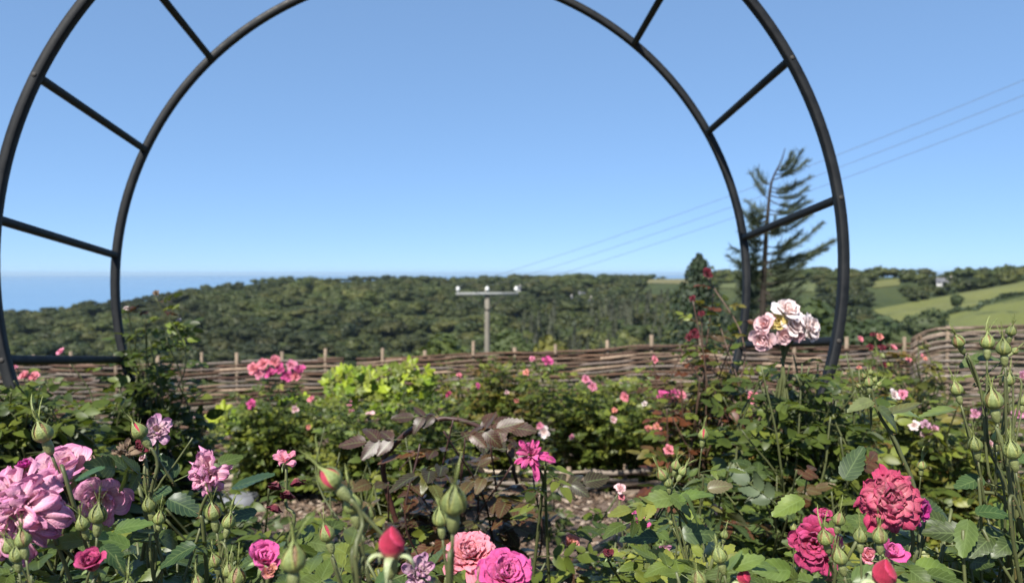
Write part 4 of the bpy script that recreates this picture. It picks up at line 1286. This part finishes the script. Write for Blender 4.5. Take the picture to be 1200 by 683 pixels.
for x, y, r_, c, f in [(897, 381, 13, 'pale', (-.7, -.8, .4)), (921, 367, 17, 'white', (.1, -.7, .8)), (928, 382, 14, 'white', (.3, -.9, .3)), (945, 384, 15, 'white', (.6, -.7, .3)), (895, 397, 15, 'pale', (-.6, -.8, -.3)), (911, 377, 11, 'yellow', (-.1, -1, .2)), (918, 392, 12, 'pale', (0, -1, -.2)), (934, 392, 10, 'pale', (.2, -1, -.3)), (950, 391, 10, 'white', (.5, -1, -.1))]:
    e = b.bloom(at(x, y, 1.72), f, r_ * 1.72 / FPX * 1.22, rosette(c, 300 + x, n=16, ph=(18, 84), wid=.6, cup=.55, nu=5, nv=6))
    b.cane(e, via=[at(918, 425, 1.76)], leaves=False, part=False)
b.done()
b = Rose('bushy rose with clusters of small spent reddish buds under the tall fence panel', 1050, 3.2, 1, .042, ('mid', 'olive', 'fresh'), .045, seed=10)
b.fill(100, (975, 400, 1105, 560), (2.8, 3.6))
for k in range(16):
    x, y = b.rng.uniform(1005, 1085), b.rng.uniform(392, 432)
    b.small(x, y, b.rng.uniform(3, 6), ['brown', 'apricot', 'darkred', 'coral'][k % 4], 2.95, stem=k % 2 == 0)
b.done()
b = Rose('broad green rose bush with white and mauve blooms at the right edge', 1130, 2.5, 1, .043, ('mid', 'fresh', 'olive'), .045, seed=11)
b.fill(120, (1000, 440, 1290, 640), (2.0, 2.9))
for x, y, r_, c in [(1046, 463, 9, 'white'), (1057, 463, 8, 'pink'), (1071, 499, 8, 'white'), (1084, 498, 7, 'lilac'), (1085, 510, 9, 'pale'), (1094, 503, 7, 'mauve'), (1142, 485, 8, 'mauve'), (1149, 480, 7, 'mauve'), (1192, 486, 10, 'mauve'), (1030, 538, 9, 'lilac'), (1108, 612, 6, 'pink'), (1196, 440, 8, 'mauve'), (1160, 520, 6, 'pale'), (1198, 318, 0, '')]:
    if r_: b.small(x, y, r_, c, 2.2)
b.done()

# left side
b = Rose('dark leafy rose bush with a pink bloom above the left gate rung', 60, 2.3, 1, .047, ('dark', 'mid', 'mid'), .04, seed=12)
b.fill(80, (-70, 462, 125, 580), (2.0, 2.7)); b.fill(44, (-60, 438, 62, 540), (1.55, 1.84))
for x, y, r_, c in [(73, 413, 7, 'pink'), (30, 441, 9, 'coral'), (40, 442, 8, 'coral'), (8, 486, 10, 'pale'), (18, 430, 5, 'pink'), (100, 510, 5, 'yellow'), (122, 512, 4, 'pale')]: b.small(x, y, r_, c, 2.45)
b.done()
b = Rose('climbing rose with reddish shoots growing up the left gate leg', 168, 2.45, 1, .046, ('dark', 'dark', 'mid'), .04, seed=13, start=.25, name='climbing_rose', cat='climbing rose')
for x, y in [(182, 348), (170, 372), (160, 385), (150, 400), (195, 395), (175, 400), (165, 420), (190, 430), (148, 430), (205, 440), (160, 445), (180, 450), (140, 455), (200, 465), (170, 380), (158, 410), (150, 425), (160, 435), (172, 440), (182, 462), (152, 450), (165, 465), (176, 475), (145, 470)]:
    b.cane(at(x, y, b.rng.uniform(2.32, 2.52)), start=.3)
for x, y, sd in [(180, 352, 1), (176, 360, -1), (186, 364, 1), (170, 364, -1), (182, 366, -1), (190, 368, 1)]:
    b.leaf_at(at(x, y, 2.6), np.array([sd, -.3, .2]), .03, (.06, .03, .02))
for x, y, sd in [(188, 386, 1), (192, 400, 1), (186, 380, 1)]: b.leaf_at(at(x, y, 2.6), np.array([sd, -.4, .25]), .045, (.14, .19, .035))
b.small(183, 344, 5, 'brown', 2.58, stem=False); b.small(148, 362, 4, 'white', 2.6); b.small(210, 376, 4, 'white', 2.6)
b.done()
b = Rose('green rose bush between the left gate leg and the pale stone', 190, 3.0, 1, .042, ('mid', 'dark'), .045, seed=14)
b.fill(60, (112, 484, 250, 575), (2.3, 3.2)); b.done()

# ---- middle foreground ----------------------------------------------------------------------
b = Rose('rose with big glossy maroon leaves in the centre of the bed', 540, 1.45, 0, .056, ('maroon', 'maroon', 'red'), .05, seed=15, stem_c=(.06, .03, .025), pairs=2)
for x, y in [(531, 492), (520, 505), (545, 510), (492, 520), (575, 520), (480, 560), (600, 545), (560, 560), (510, 545), (625, 560), (455, 565), (590, 580), (540, 535), (470, 590)]:
    b.cane(at(x, y, 1.35 + b.rng.uniform(-.12, .15)), start=.55)
for x, y, sd in [(530, 488, -1), (538, 494, 1), (560, 508, 1), (488, 516, -1), (528, 510, 1)]:
    b.leaf_at(at(x, y, 1.42), np.array([sd, -.2, .15]), .05, np.array(GREENS['maroon'][b.rng.integers(4)]) * 1.2)
c_ = [at(450, 560, 1.5), at(462, 522, 1.46), at(490, 499, 1.44), at(524, 490, 1.44), at(562, 500, 1.44), at(592, 524, 1.45), at(606, 566, 1.47)]
b.cane(c_[-1], via=c_[:-1], leaves=False, rad=.0045)
b.done(M_DARKLEAF)

b = Rose('spindly rose with one ragged magenta bloom left of the willow edging gap', 628, 1.25, 1, .034, ('mid', 'fresh', 'mid'), .06, seed=16)
face = (.15, -.8, .55)
e = b.bloom(at(622, 533, 1.1), face, 25 * 1.1 / FPX, rosette('magenta', 61, n=28, ph=(15, 100), wid=.2, rag=.6, ruffle=.12, curl=.6, lenvar=.3), 'ragged magenta bloom with narrow torn petals')
b.cane(e, via=[at(633, 600, 1.15), at(636, 560, 1.12)], start=.5)
e = b.bloom(at(641, 541, 1.1), (.5, -.5, .7), 8 * 1.1 / FPX, SMALL['brown'][0]); b.cane(e, via=[at(640, 600, 1.15)], start=.6)
for x, y, r_, c in [(668, 637, 14, 'apricot'), (727, 573, 8, 'pale'), (728, 582, 5, 'coral')]: b.small(x, y, r_, c, 1.5)
b.fill(9, (575, 610, 720, 720), (1.2, 1.7)); b.done()

b = Rose('low green rose bush with a pink and yellow bloom in front of the bare soil', 750, 1.35, 0, .042, ('mid', 'dark', 'fresh'), .045, seed=17)
b.fill(34, (690, 600, 860, 720), (1.0, 1.6))
e = b.bloom(at(750, 611, 1.25), (.2, -.6, .75), 17 * 1.25 / FPX, rosette('magenta', 62, n=9, ph=(30, 78), wid=.5)); b.cane(e, start=.6)
e = b.bloom(at(776, 641, 1.15), (.1, -.7, -.2), 13 * 1.15 / FPX, rosette('mauve', 63, n=12, ph=(20, 70))); b.cane(e, start=.6)
e = b.bloom(at(713, 652, 1.0), (.0, -.5, .8), 12 * 1.0 / FPX, rosette('darkred', 64, n=9, ph=(8, 30))); b.cane(e, start=.7)
b.small(838, 597, 9, 'pale', 1.5); b.small(863, 615, 6, 'white', 1.5); b.small(864, 620, 5, 'pale', 1.5)
b.done()
b = Rose('rose bush with reddish brown and dark leaves between the soil and the right hand roses', 880, 1.7, 0, .045, ('dark', 'red', 'dark', 'mid'), .045, seed=18)
b.fill(60, (790, 540, 1010, 700), (1.3, 2.0)); b.done()
b = Rose('green rose bush low in front of the pale stone', 300, 1.9, 1, .042, ('dark', 'mid'), .05, seed=19)
b.fill(26, (180, 560, 345, 690), (1.2, 1.9)); b.done()
b = Rose('spindly low green rose growing from the soil at the centre', 430, 1.8, 1, .036, ('fresh', 'mid'), .05, seed=20)
b.fill(30, (350, 590, 580, 700), (1.2, 2.0))
for x, y in [(380, 500), (398, 530), (462, 520), (475, 510), (420, 505), (440, 520)]: b.cane(at(x, y, 1.9), start=.5, part=True)
b.done()

def buds_on(b, items, node=None):
    for it in items:
        x, y, w, tilt, d = it[:5]; kind = it[5] if len(it) > 5 else 'closed'
        via = it[6] if len(it) > 6 else []
        z = up2(tilt, b.rng.uniform(-.25, .1))
        rad = w * d / FPX / 2 * .86 * b.rng.uniform(.93, 1.08)
        base = b.bud(at(x, y, d), z, rad, kind)
        v = [at(p[0], p[1], p[2] if len(p) > 2 else d) for p in via]
        if not v: v = [base - z * .04 - np.array([b.rng.uniform(-.012, .012), 0, .10])]
        b.cane(base, via=v, end_up=z, leaves=d > .5 and b.rng.random() < getattr(b, 'leafy', .6), start=.42, rad=max(.0010, rad * .19), gap=.075, lsize=.75)

# ---- foreground left ---------------------------------------------------------------------------
b = Rose('foreground rose bush at the left with large mauve blooms and many green buds', 120, .85, 0, .05, ('dark', 'dark', 'mid'), .042, seed=21, base=(-.42, .86))
b.fill(46, (-90, 605, 340, 740), (.7, 1.05))
e = b.bloom(at(22, 600, .64), (-.12, -.8, .42), 54 * .64 / FPX, rosette('mauve', 71, n=112, ph=(6, 122), ruffle=.17, curl=.75, wid=.26, nu=10, nv=10, hang=.3, lenvar=.35, cup=.4), 'large many petalled mauve pink bloom')
b.cane(e, leaves=False)
e = b.bloom(at(80, 556, .74), (.1, -.45, .8), 46 * .74 / FPX, rosette('mauve', 72, n=12, ph=(15, 70), wid=.62, ruffle=.06, nu=10, nv=10), 'open mauve bloom behind the large one')
b.cane(e, leaves=False)
e = b.bloom(at(116, 584, .72), (.55, -.7, -.1), 36 * .72 / FPX, rosette('mauve', 73, n=16, ph=(25, 88), wid=.6, ruffle=.08, nu=10, nv=10), 'fading mauve bloom turned to the right')
b.cane(e, leaves=False)
e = b.bloom(at(113, 548, .72), (.2, -.5, .8), 16 * .72 / FPX, rosette('brown', 74, n=22, ph=(10, 90), wid=.2, rag=.5, ruffle=.2), 'withered brown bloom'); b.cane(e, leaves=False)
e = b.bloom(at(30, 547, .66), (-.1, -.5, .8), 13 * .66 / FPX, rosette('deep', 75, n=10, ph=(10, 50), wid=.4, ruffle=.2)); b.cane(e, leaves=False)
e = b.bloom(at(109, 664, .58), (.05, -.55, .85), 27 * .58 / FPX, rosette('cerise', 76, n=17, ph=(3, 33), wid=.6, cup=.75, curl=.9, ruffle=.04, nu=10, nv=10), 'half open cerise bloom with a pink rim')
b.cane(e, leaves=False)
e = b.bloom(at(246, 556, .72), (-.25, -.9, .25), 31 * .72 / FPX, rosette('mauve', 77, n=40, ph=(12, 105), wid=.3, rag=.5, ruffle=.16, nu=8, nv=8, curl=.8, lenvar=.35), 'ragged fading mauve bloom with curled petals')
b.cane(e, via=[at(240, 640, .76), at(235, 600, .75)], leaves=False)
e = b.bloom(at(183, 507, .84), (.3, -.7, .5), 24 * .84 / FPX, rosette('lilac', 78, n=16, ph=(25, 95), wid=.4, rag=.3, ruffle=.14, nu=8, nv=8), 'faded lilac bloom with yellow stamens'); b.cane(e, via=[at(176, 600, .82), at(184, 545, .83)], leaves=False)
e = b.bloom(at(147, 532, .82), (-.3, -.8, .4), 19 * .82 / FPX, rosette('brown', 79, n=26, ph=(10, 100), wid=.22, rag=.5, ruffle=.25, curl=1.2), 'withered brown bloom head'); b.cane(e, via=[at(170, 600, .8), at(160, 570, .82)], leaves=False)
e = b.bloom(at(166, 525, .83), (0, -.8, .4), 13 * .83 / FPX, rosette('darkred', 80, n=10, ph=(20, 80), wid=.4, ruffle=.2)); b.cane(e, via=[at(176, 600, .82)], leaves=False)
e = b.bloom(at(168, 535, .82), (.1, -.9, .1), 8 * .82 / FPX, rosette('pale', 81, n=10, ph=(5, 30))); b.cane(e, via=[at(176, 600, .82)], leaves=False)
e = b.bloom(at(308, 657, .58), (.35, -.55, .7), 28 * .58 / FPX, rosette('magenta', 82, n=14, ph=(6, 52), wid=.62, cup=.6, nu=10, nv=10, curl=.7), 'magenta bloom with apricot inner petals'); b.cane(e, leaves=False)
e = b.bloom(at(316, 668, .565), (.4, -.8, .3), 15 * .565 / FPX, rosette('apricot', 83, n=8, ph=(10, 45), wid=.6, cup=.6)); b.cane(e, leaves=False)
e = b.bloom(at(334, 541, .82), (.0, -.5, .85), 19 * .82 / FPX, rosette('pink', 84, n=9, ph=(30, 92), wid=.4, ruffle=.14, nu=8, nv=8), 'small pink bloom with few petals'); b.cane(e, via=[at(336, 640, .82), at(335, 590, .82)], leaves=False)
for dx, dy in [(-10, 24), (12, 20), (-12, 50), (2, 34)]:
    b.bloom(at(335 + dx, 541 + dy, .8), (dx * .02, -.5, -.8), 13 * .8 / FPX, SMALL['darkred'][0], calyx=False)
buds_on(b, [(50, 507, 23, -14, .66, 'closed', [(92, 610), (72, 545)]), (163, 505, 22, -28, .78, 'slit', [(176, 620), (185, 545), (176, 525)]),
            (115, 603, 22, 3, .62, 'closed', [(117, 680)]), (97, 613, 17, -8, .64, 'closed', [(100, 690)]),
            (11, 640, 17, -18, .58, 'closed', [(25, 700)]), (27, 632, 19, -10, .56, 'closed', [(38, 690)]), (20, 650, 17, -5, .57, 'closed', [(24, 710)]),
            (175, 592, 17, -10, .7, 'closed', [(180, 680), (180, 625)]), (187, 607, 15, 6, .7, 'closed', [(188, 690)]),
            (250, 600, 22, -8, .68, 'closed', [(264, 690), (258, 635)]), (268, 611, 17, 10, .68, 'closed', [(266, 690), (266, 650)]),
            (252, 657, 17, -12, .66, 'closed', [(262, 720)]), (278, 676, 21, 3, .6, 'closed', [(280, 730)]), (268, 668, 17, -5, .62, 'closed'),
            (150, 690, 20, 5, .55, 'closed'), (232, 682, 15, -10, .6, 'closed'), (206, 510, 0.1, 0, .8)][:-1])
b.cane(at(226, 513, .8), via=[at(172, 620, .8), at(186, 570, .8), at(204, 545, .8)], leaves=False, rad=.0012)
# single leaves that read clearly in the photo: x, y, depth, length px, direction in the picture, tilt, colour
def big_leaves(b, items):
    for x, y, d, ln, ang, tip, c in items:
        a = math.radians(ang); p = at(x, y, d); dd = np.array([math.cos(a), tip, math.sin(a)])
        b.L.one(p, nrm(dd), nrm(np.array([.1 * math.sin(a), -.35, .9]) + .25 * b.rng.standard_normal(3)), ln * .95 * d / FPX, np.array(c))
big_leaves(b, [(92, 560, .6, 42, 22, -.25, (.03, .07, .022)), (150, 640, .66, 46, 150, -.3, (.085, .14, .03)), (135, 622, .68, 44, 20, .1, (.07, .12, .03)), (198, 585, .78, 46, -15, -.2, (.024, .05, .024)), (200, 575, .8, 40, 200, 0, (.026, .055, .026)),
               (275, 570, .66, 56, 18, -.15, (.024, .052, .022)), (205, 558, .85, 34, 120, 0, (.03, .06, .025)), (300, 600, .75, 40, 190, -.3, (.03, .06, .022)), (228, 640, .7, 46, 200, -.3, (.028, .058, .022)), (120, 640, .62, 40, -30, -.2, (.03, .06, .02))])
b.done()

# ---- foreground centre ------------------------------------------------------------------------
b = Rose('foreground rose bush at the centre with blurred buds and coral and magenta blooms', 480, .72, 0, .046, ('mid', 'dark'), .045, seed=22, base=(-.07, .74))
b.fill(24, (340, 655, 650, 760), (.6, .95))
e = b.bloom(at(552, 655, .66), (.0, -.5, .85), 37 * .66 / FPX, rosette('coral', 91, n=52, ph=(5, 92), wid=.36, ruffle=.06, nu=8, nv=8), 'full coral pink rosette bloom'); b.cane(e, leaves=False)
e = b.bloom(at(592, 676, .62), (.15, -.65, .72), 36 * .62 / FPX, rosette('magenta', 92, n=34, ph=(5, 88), wid=.46, ruffle=.07, nu=8, nv=8), 'full magenta pink bloom'); b.cane(e, leaves=False)
e = b.bloom(at(490, 672, .62), (.3, -.7, .5), 25 * .62 / FPX, rosette('lilac', 93, n=22, ph=(10, 88), wid=.36, rag=.4, ruffle=.14, nu=8, nv=8), 'torn pale mauve bloom'); b.cane(e, leaves=False)
buds_on(b, [(387, 561, 30, -42, .45, 'slit', [(428, 720), (425, 610), (412, 588)]), (413, 590, 25, -12, .46, 'closed', [(425, 720), (420, 640)]), (431, 602, 19, 12, .47, 'closed', [(428, 720), (432, 650)]),
            (344, 655, 34, 0, .41, 'closed'), (532, 588, 34, 3, .44, 'closed', [(528, 720), (530, 650)]), (516, 607, 22, -6, .52, 'closed', [(518, 720)]),
            (383, 625, 22, -16, .56, 'slit', [(405, 700), (392, 660)]), (459, 637, 36, 2, .41, 'cerise'), (560, 690, 16, 0, .5, 'closed')])
big_leaves(b, [(400, 690, .6, 50, 150, -.2, (.06, .1, .03)), (440, 690, .58, 46, 60, -.2, (.05, .09, .03)), (520, 690, .62, 44, 140, -.2, (.04, .08, .025)), (470, 690, .66, 50, 20, 0, (.035, .07, .022))])
b.done()

# ---- foreground right of centre ---------------------------------------------------------------
b = Rose('slender rose with pale green buds and fresh leaves right of centre', 810, .8, 0, .045, ('mid', 'fresh', 'dark'), .045, seed=23, base=(.235, .88))
b.fill(18, (760, 645, 910, 740), (.68, .95))
buds_on(b, [(776, 556, 16, -28, .82, 'closed', [(812, 720), (798, 640), (786, 590)]), (783, 565, 12, -8, .82, 'closed', [(812, 700), (797, 620)]), (792, 545, 12, 8, .86, 'closed', [(815, 720), (800, 640), (795, 590)]), (800, 552, 11, 30, .84, 'closed', [(797, 600)]),
            (824, 509, 14, 4, 1.15, 'slit', [(824, 640), (824, 560)]), (843, 650, 20, -14, .6, 'closed', [(850, 720)]), (819, 678, 20, -16, .57, 'closed'), (849, 626, 11, 4, .66, 'closed', [(850, 680)]), (872, 676, 18, 10, .6, 'cerise'), (786, 612, 6, -25, .82, 'closed', [(805, 650)])])
big_leaves(b, [(790, 583, .82, 46, 178, -.15, (.1, .14, .035)), (796, 585, .8, 40, 28, -.1, (.09, .14, .03)), (800, 580, .78, 42, -52, -.1, (.12, .17, .04)), (785, 580, .82, 36, -30, -.2, (.09, .13, .03)), (830, 572, .85, 30, 15, -.2, (.12, .1, .05)),
               (770, 630, .85, 46, 172, -.1, (.03, .06, .022)), (800, 625, .82, 44, 4, -.1, (.05, .08, .03)), (860, 665, .6, 40, 30, -.1, (.11, .16, .035)), (868, 660, .62, 46, 8, -.1, (.1, .15, .03)), (850, 672, .6, 36, 60, 0, (.1, .15, .04))])
b.done()

b = Rose('foreground rose bush at the right with coral red blooms and green buds', 1000, .75, 0, .05, ('dark', 'mid', 'dark'), .042, seed=24, base=(.34, .8))
b.fill(40, (890, 625, 1130, 750), (.7, 1.05))
e = b.bloom(at(1040, 584, .76), (-.12, -.9, .3), 37 * .76 / FPX, rosette('coralred', 101, n=76, ph=(4, 104), wid=.38, ruffle=.12, nu=9, nv=9, curl=.8, cup=.55, lenvar=.22), 'full coral red bloom'); b.cane(e, via=[at(1045, 660, .78)], leaves=False)
e = b.bloom(at(1072, 596, .775), (.55, -.75, .0), 26 * .775 / FPX, rosette('deep', 102, n=7, ph=(40, 86), wid=.62, ruffle=.08, nu=8, nv=8), 'deep magenta outer petals'); b.cane(e, via=[at(1062, 670, .78)], leaves=False)
e = b.bloom(at(956, 636, .72), (-.45, -.8, .15), 35 * .72 / FPX, rosette('cerise', 103, n=24, ph=(15, 100), wid=.5, ruffle=.09, nu=9, nv=9, curl=.6), 'dark cerise bloom with a lit pink petal'); b.cane(e, leaves=False)
e = b.bloom(at(964, 606, .73), (0, -.5, .8), 16 * .73 / FPX, rosette('cerise', 104, n=10, ph=(10, 60), wid=.5, ruffle=.2)); b.cane(e, leaves=False)
e = b.bloom(at(1041, 650, .66), (.15, -.6, .75), 23 * .66 / FPX, rosette('magenta', 105, n=9, ph=(4, 40), wid=.62, cup=.7, nu=8, nv=8), 'opening magenta bloom'); b.cane(e, leaves=False)
e = b.bloom(at(1018, 655, .67), (-.3, -.6, .7), 18 * .67 / FPX, rosette('coral', 106, n=7, ph=(4, 34), wid=.62, cup=.7, nu=8, nv=8)); b.cane(e, leaves=False)
buds_on(b, [(967, 630, 19, -18, .64, 'closed', [(975, 700), (972, 660)]), (983, 608, 16, 5, .68, 'closed', [(984, 690)]), (984, 652, 21, -14, .58, 'closed', [(990, 730)]), (1008, 628, 17, -2, .62, 'closed', [(1008, 720)]), (1031, 628, 20, -4, .6, 'closed', [(1034, 720)]),
            (1036, 672, 30, 2, .55, 'cerise'), (930, 618, 9, 0, .85, 'closed', [(930, 680)]), (1080, 545, 12, 0, .95, 'closed', [(1082, 640)]), (1018, 448, 12, -6, .95, 'closed', [(1075, 600), (1052, 530), (1024, 475)])])
# thorny leaning stem with a young reddish tip
b.cane(at(1020, 452, .95), via=[at(1078, 620, .92), at(1055, 530, .94), at(1030, 485, .95)], leaves=False, rad=.0022)
for x, y, tl in [(1012, 440, -25), (1025, 445, 20), (1030, 450, 35), (1006, 452, -45), (1020, 436, 0)]: b.bud(at(x, y, .95), up2(tl), .0032, 'closed')
big_leaves(b, [(1022, 470, .94, 34, 190, -.2, (.12, .14, .06)), (1030, 478, .94, 40, -35, -.1, (.07, .09, .03)), (1040, 485, .95, 50, 15, .2, (.1, .1, .03)), (1045, 482, 1.0, 46, 5, .2, (.14, .19, .04)), (940, 585, .85, 44, 200, -.2, (.12, .17, .03)), (990, 560, .9, 46, 60, 0, (.04, .07, .025)),
               (1040, 655, .7, 44, -10, -.1, (.08, .13, .03)), (925, 668, .66, 46, 175, -.1, (.09, .14, .03)), (1075, 665, .7, 50, 5, -.1, (.1, .15, .03)), (1000, 680, .62, 50, 20, -.2, (.08, .13, .03))])
b.done()

b = Rose('tall slender rose with many upright green buds at the right edge', 1190, .85, 0, .05, ('mid', 'dark', 'fresh'), .045, seed=25, base=(.56, .86))
b.leafy = .0
b.fill(36, (1080, 590, 1300, 740), (.68, 1.0))
N1 = [(1198, 640), (1186, 585)]
buds_on(b, [(1123, 400, 15, -32, .78, 'closed', [(1186, 600), (1160, 560), (1150, 460), (1134, 415)]), (1157, 401, 16, 2, .78, 'closed', [(1186, 620), (1158, 520), (1157, 440)]), (1176, 408, 19, -6, .76, 'closed', [(1186, 620), (1180, 520), (1178, 440)]), (1185, 388, 12, 2, .8, 'closed', [(1190, 600), (1186, 440)]),
            (1189, 411, 9, 50, .8, 'closed', [(1188, 500), (1186, 440)]), (1121, 456, 16, -14, .78, 'closed', [(1186, 610), (1150, 560), (1130, 490)]), (1164, 469, 22, -10, .75, 'closed', [(1186, 610), (1168, 500)]), (1182, 445, 14, 4, .78, 'closed', [(1186, 600), (1183, 490)]),
            (1143, 521, 17, -14, .76, 'closed', [(1150, 640), (1147, 560)]), (1168, 512, 14, -4, .77, 'closed', [(1176, 640), (1170, 550)]), (1186, 528, 20, -10, .72, 'closed', [(1188, 640), (1186, 580)]), (1199, 470, 12, 10, .8, 'closed', [(1196, 600)])])
b.cane(at(1186, 560, .78), via=[at(1230, 700, .78), at(1196, 620, .78)], leaves=False, rad=.003)
b.cane(at(1150, 575, .78), via=[at(1225, 700, .8), at(1180, 592, .78)], leaves=False, rad=.0022)
big_leaves(b, [(1140, 420, .8, 32, 15, -.2, (.07, .1, .03)), (1150, 560, .78, 40, 195, -.2, (.04, .075, .025)), (1135, 610, .74, 46, 250, -.3, (.1, .15, .04)), (1190, 540, .74, 40, 10, -.2, (.06, .1, .03)), (1120, 480, .9, 46, 185, 0, (.12, .16, .04)), (1145, 420, .8, 26, 200, -.2, (.07, .1, .03)), (1145, 600, .75, 44, 10, -.2, (.04, .08, .025))])
b.done()

# ---- small things in the bed ---------------------------------------------------------------------
# pale flat stone seen between the left bushes
m = Mesh(); rng = np.random.default_rng(4)
p = at(268, 545, 4.15); z0 = float(soil_z(p[0], p[1]))
n = 14; a = np.arange(n) * 2 * math.pi / n; rr = 1 + .2 * rng.standard_normal(n)
bot = np.stack([p[0] + .17 * rr * np.cos(a), p[1] + .11 * rr * np.sin(a), np.full(n, z0 - .02)], 1)
mid = np.stack([p[0] + .17 * rr * np.cos(a), p[1] + .11 * rr * np.sin(a), np.full(n, z0 + .05) + .012 * rng.standard_normal(n)], 1)
top = np.stack([p[0] + .15 * rr * np.cos(a), p[1] + .09 * rr * np.sin(a), z0 + .075 + .012 * rng.standard_normal(n)], 1)
k = np.arange(n); k2 = (k + 1) % n
m.add(np.vstack([bot, mid, top, [[p[0], p[1], z0 + .08]]]), np.vstack([np.stack([k, k2, n + k2, n + k], 1), np.stack([n + k, n + k2, 2 * n + k2, 2 * n + k], 1)]), np.stack([2 * n + k, 2 * n + k2, np.full(n, 3 * n)], 1), (.18, .185, .2))
tag(m.build('flat_stone', M_STONE, smooth=False), 'pale grey flat stone lying in the bed between the left rose bushes', 'stone')
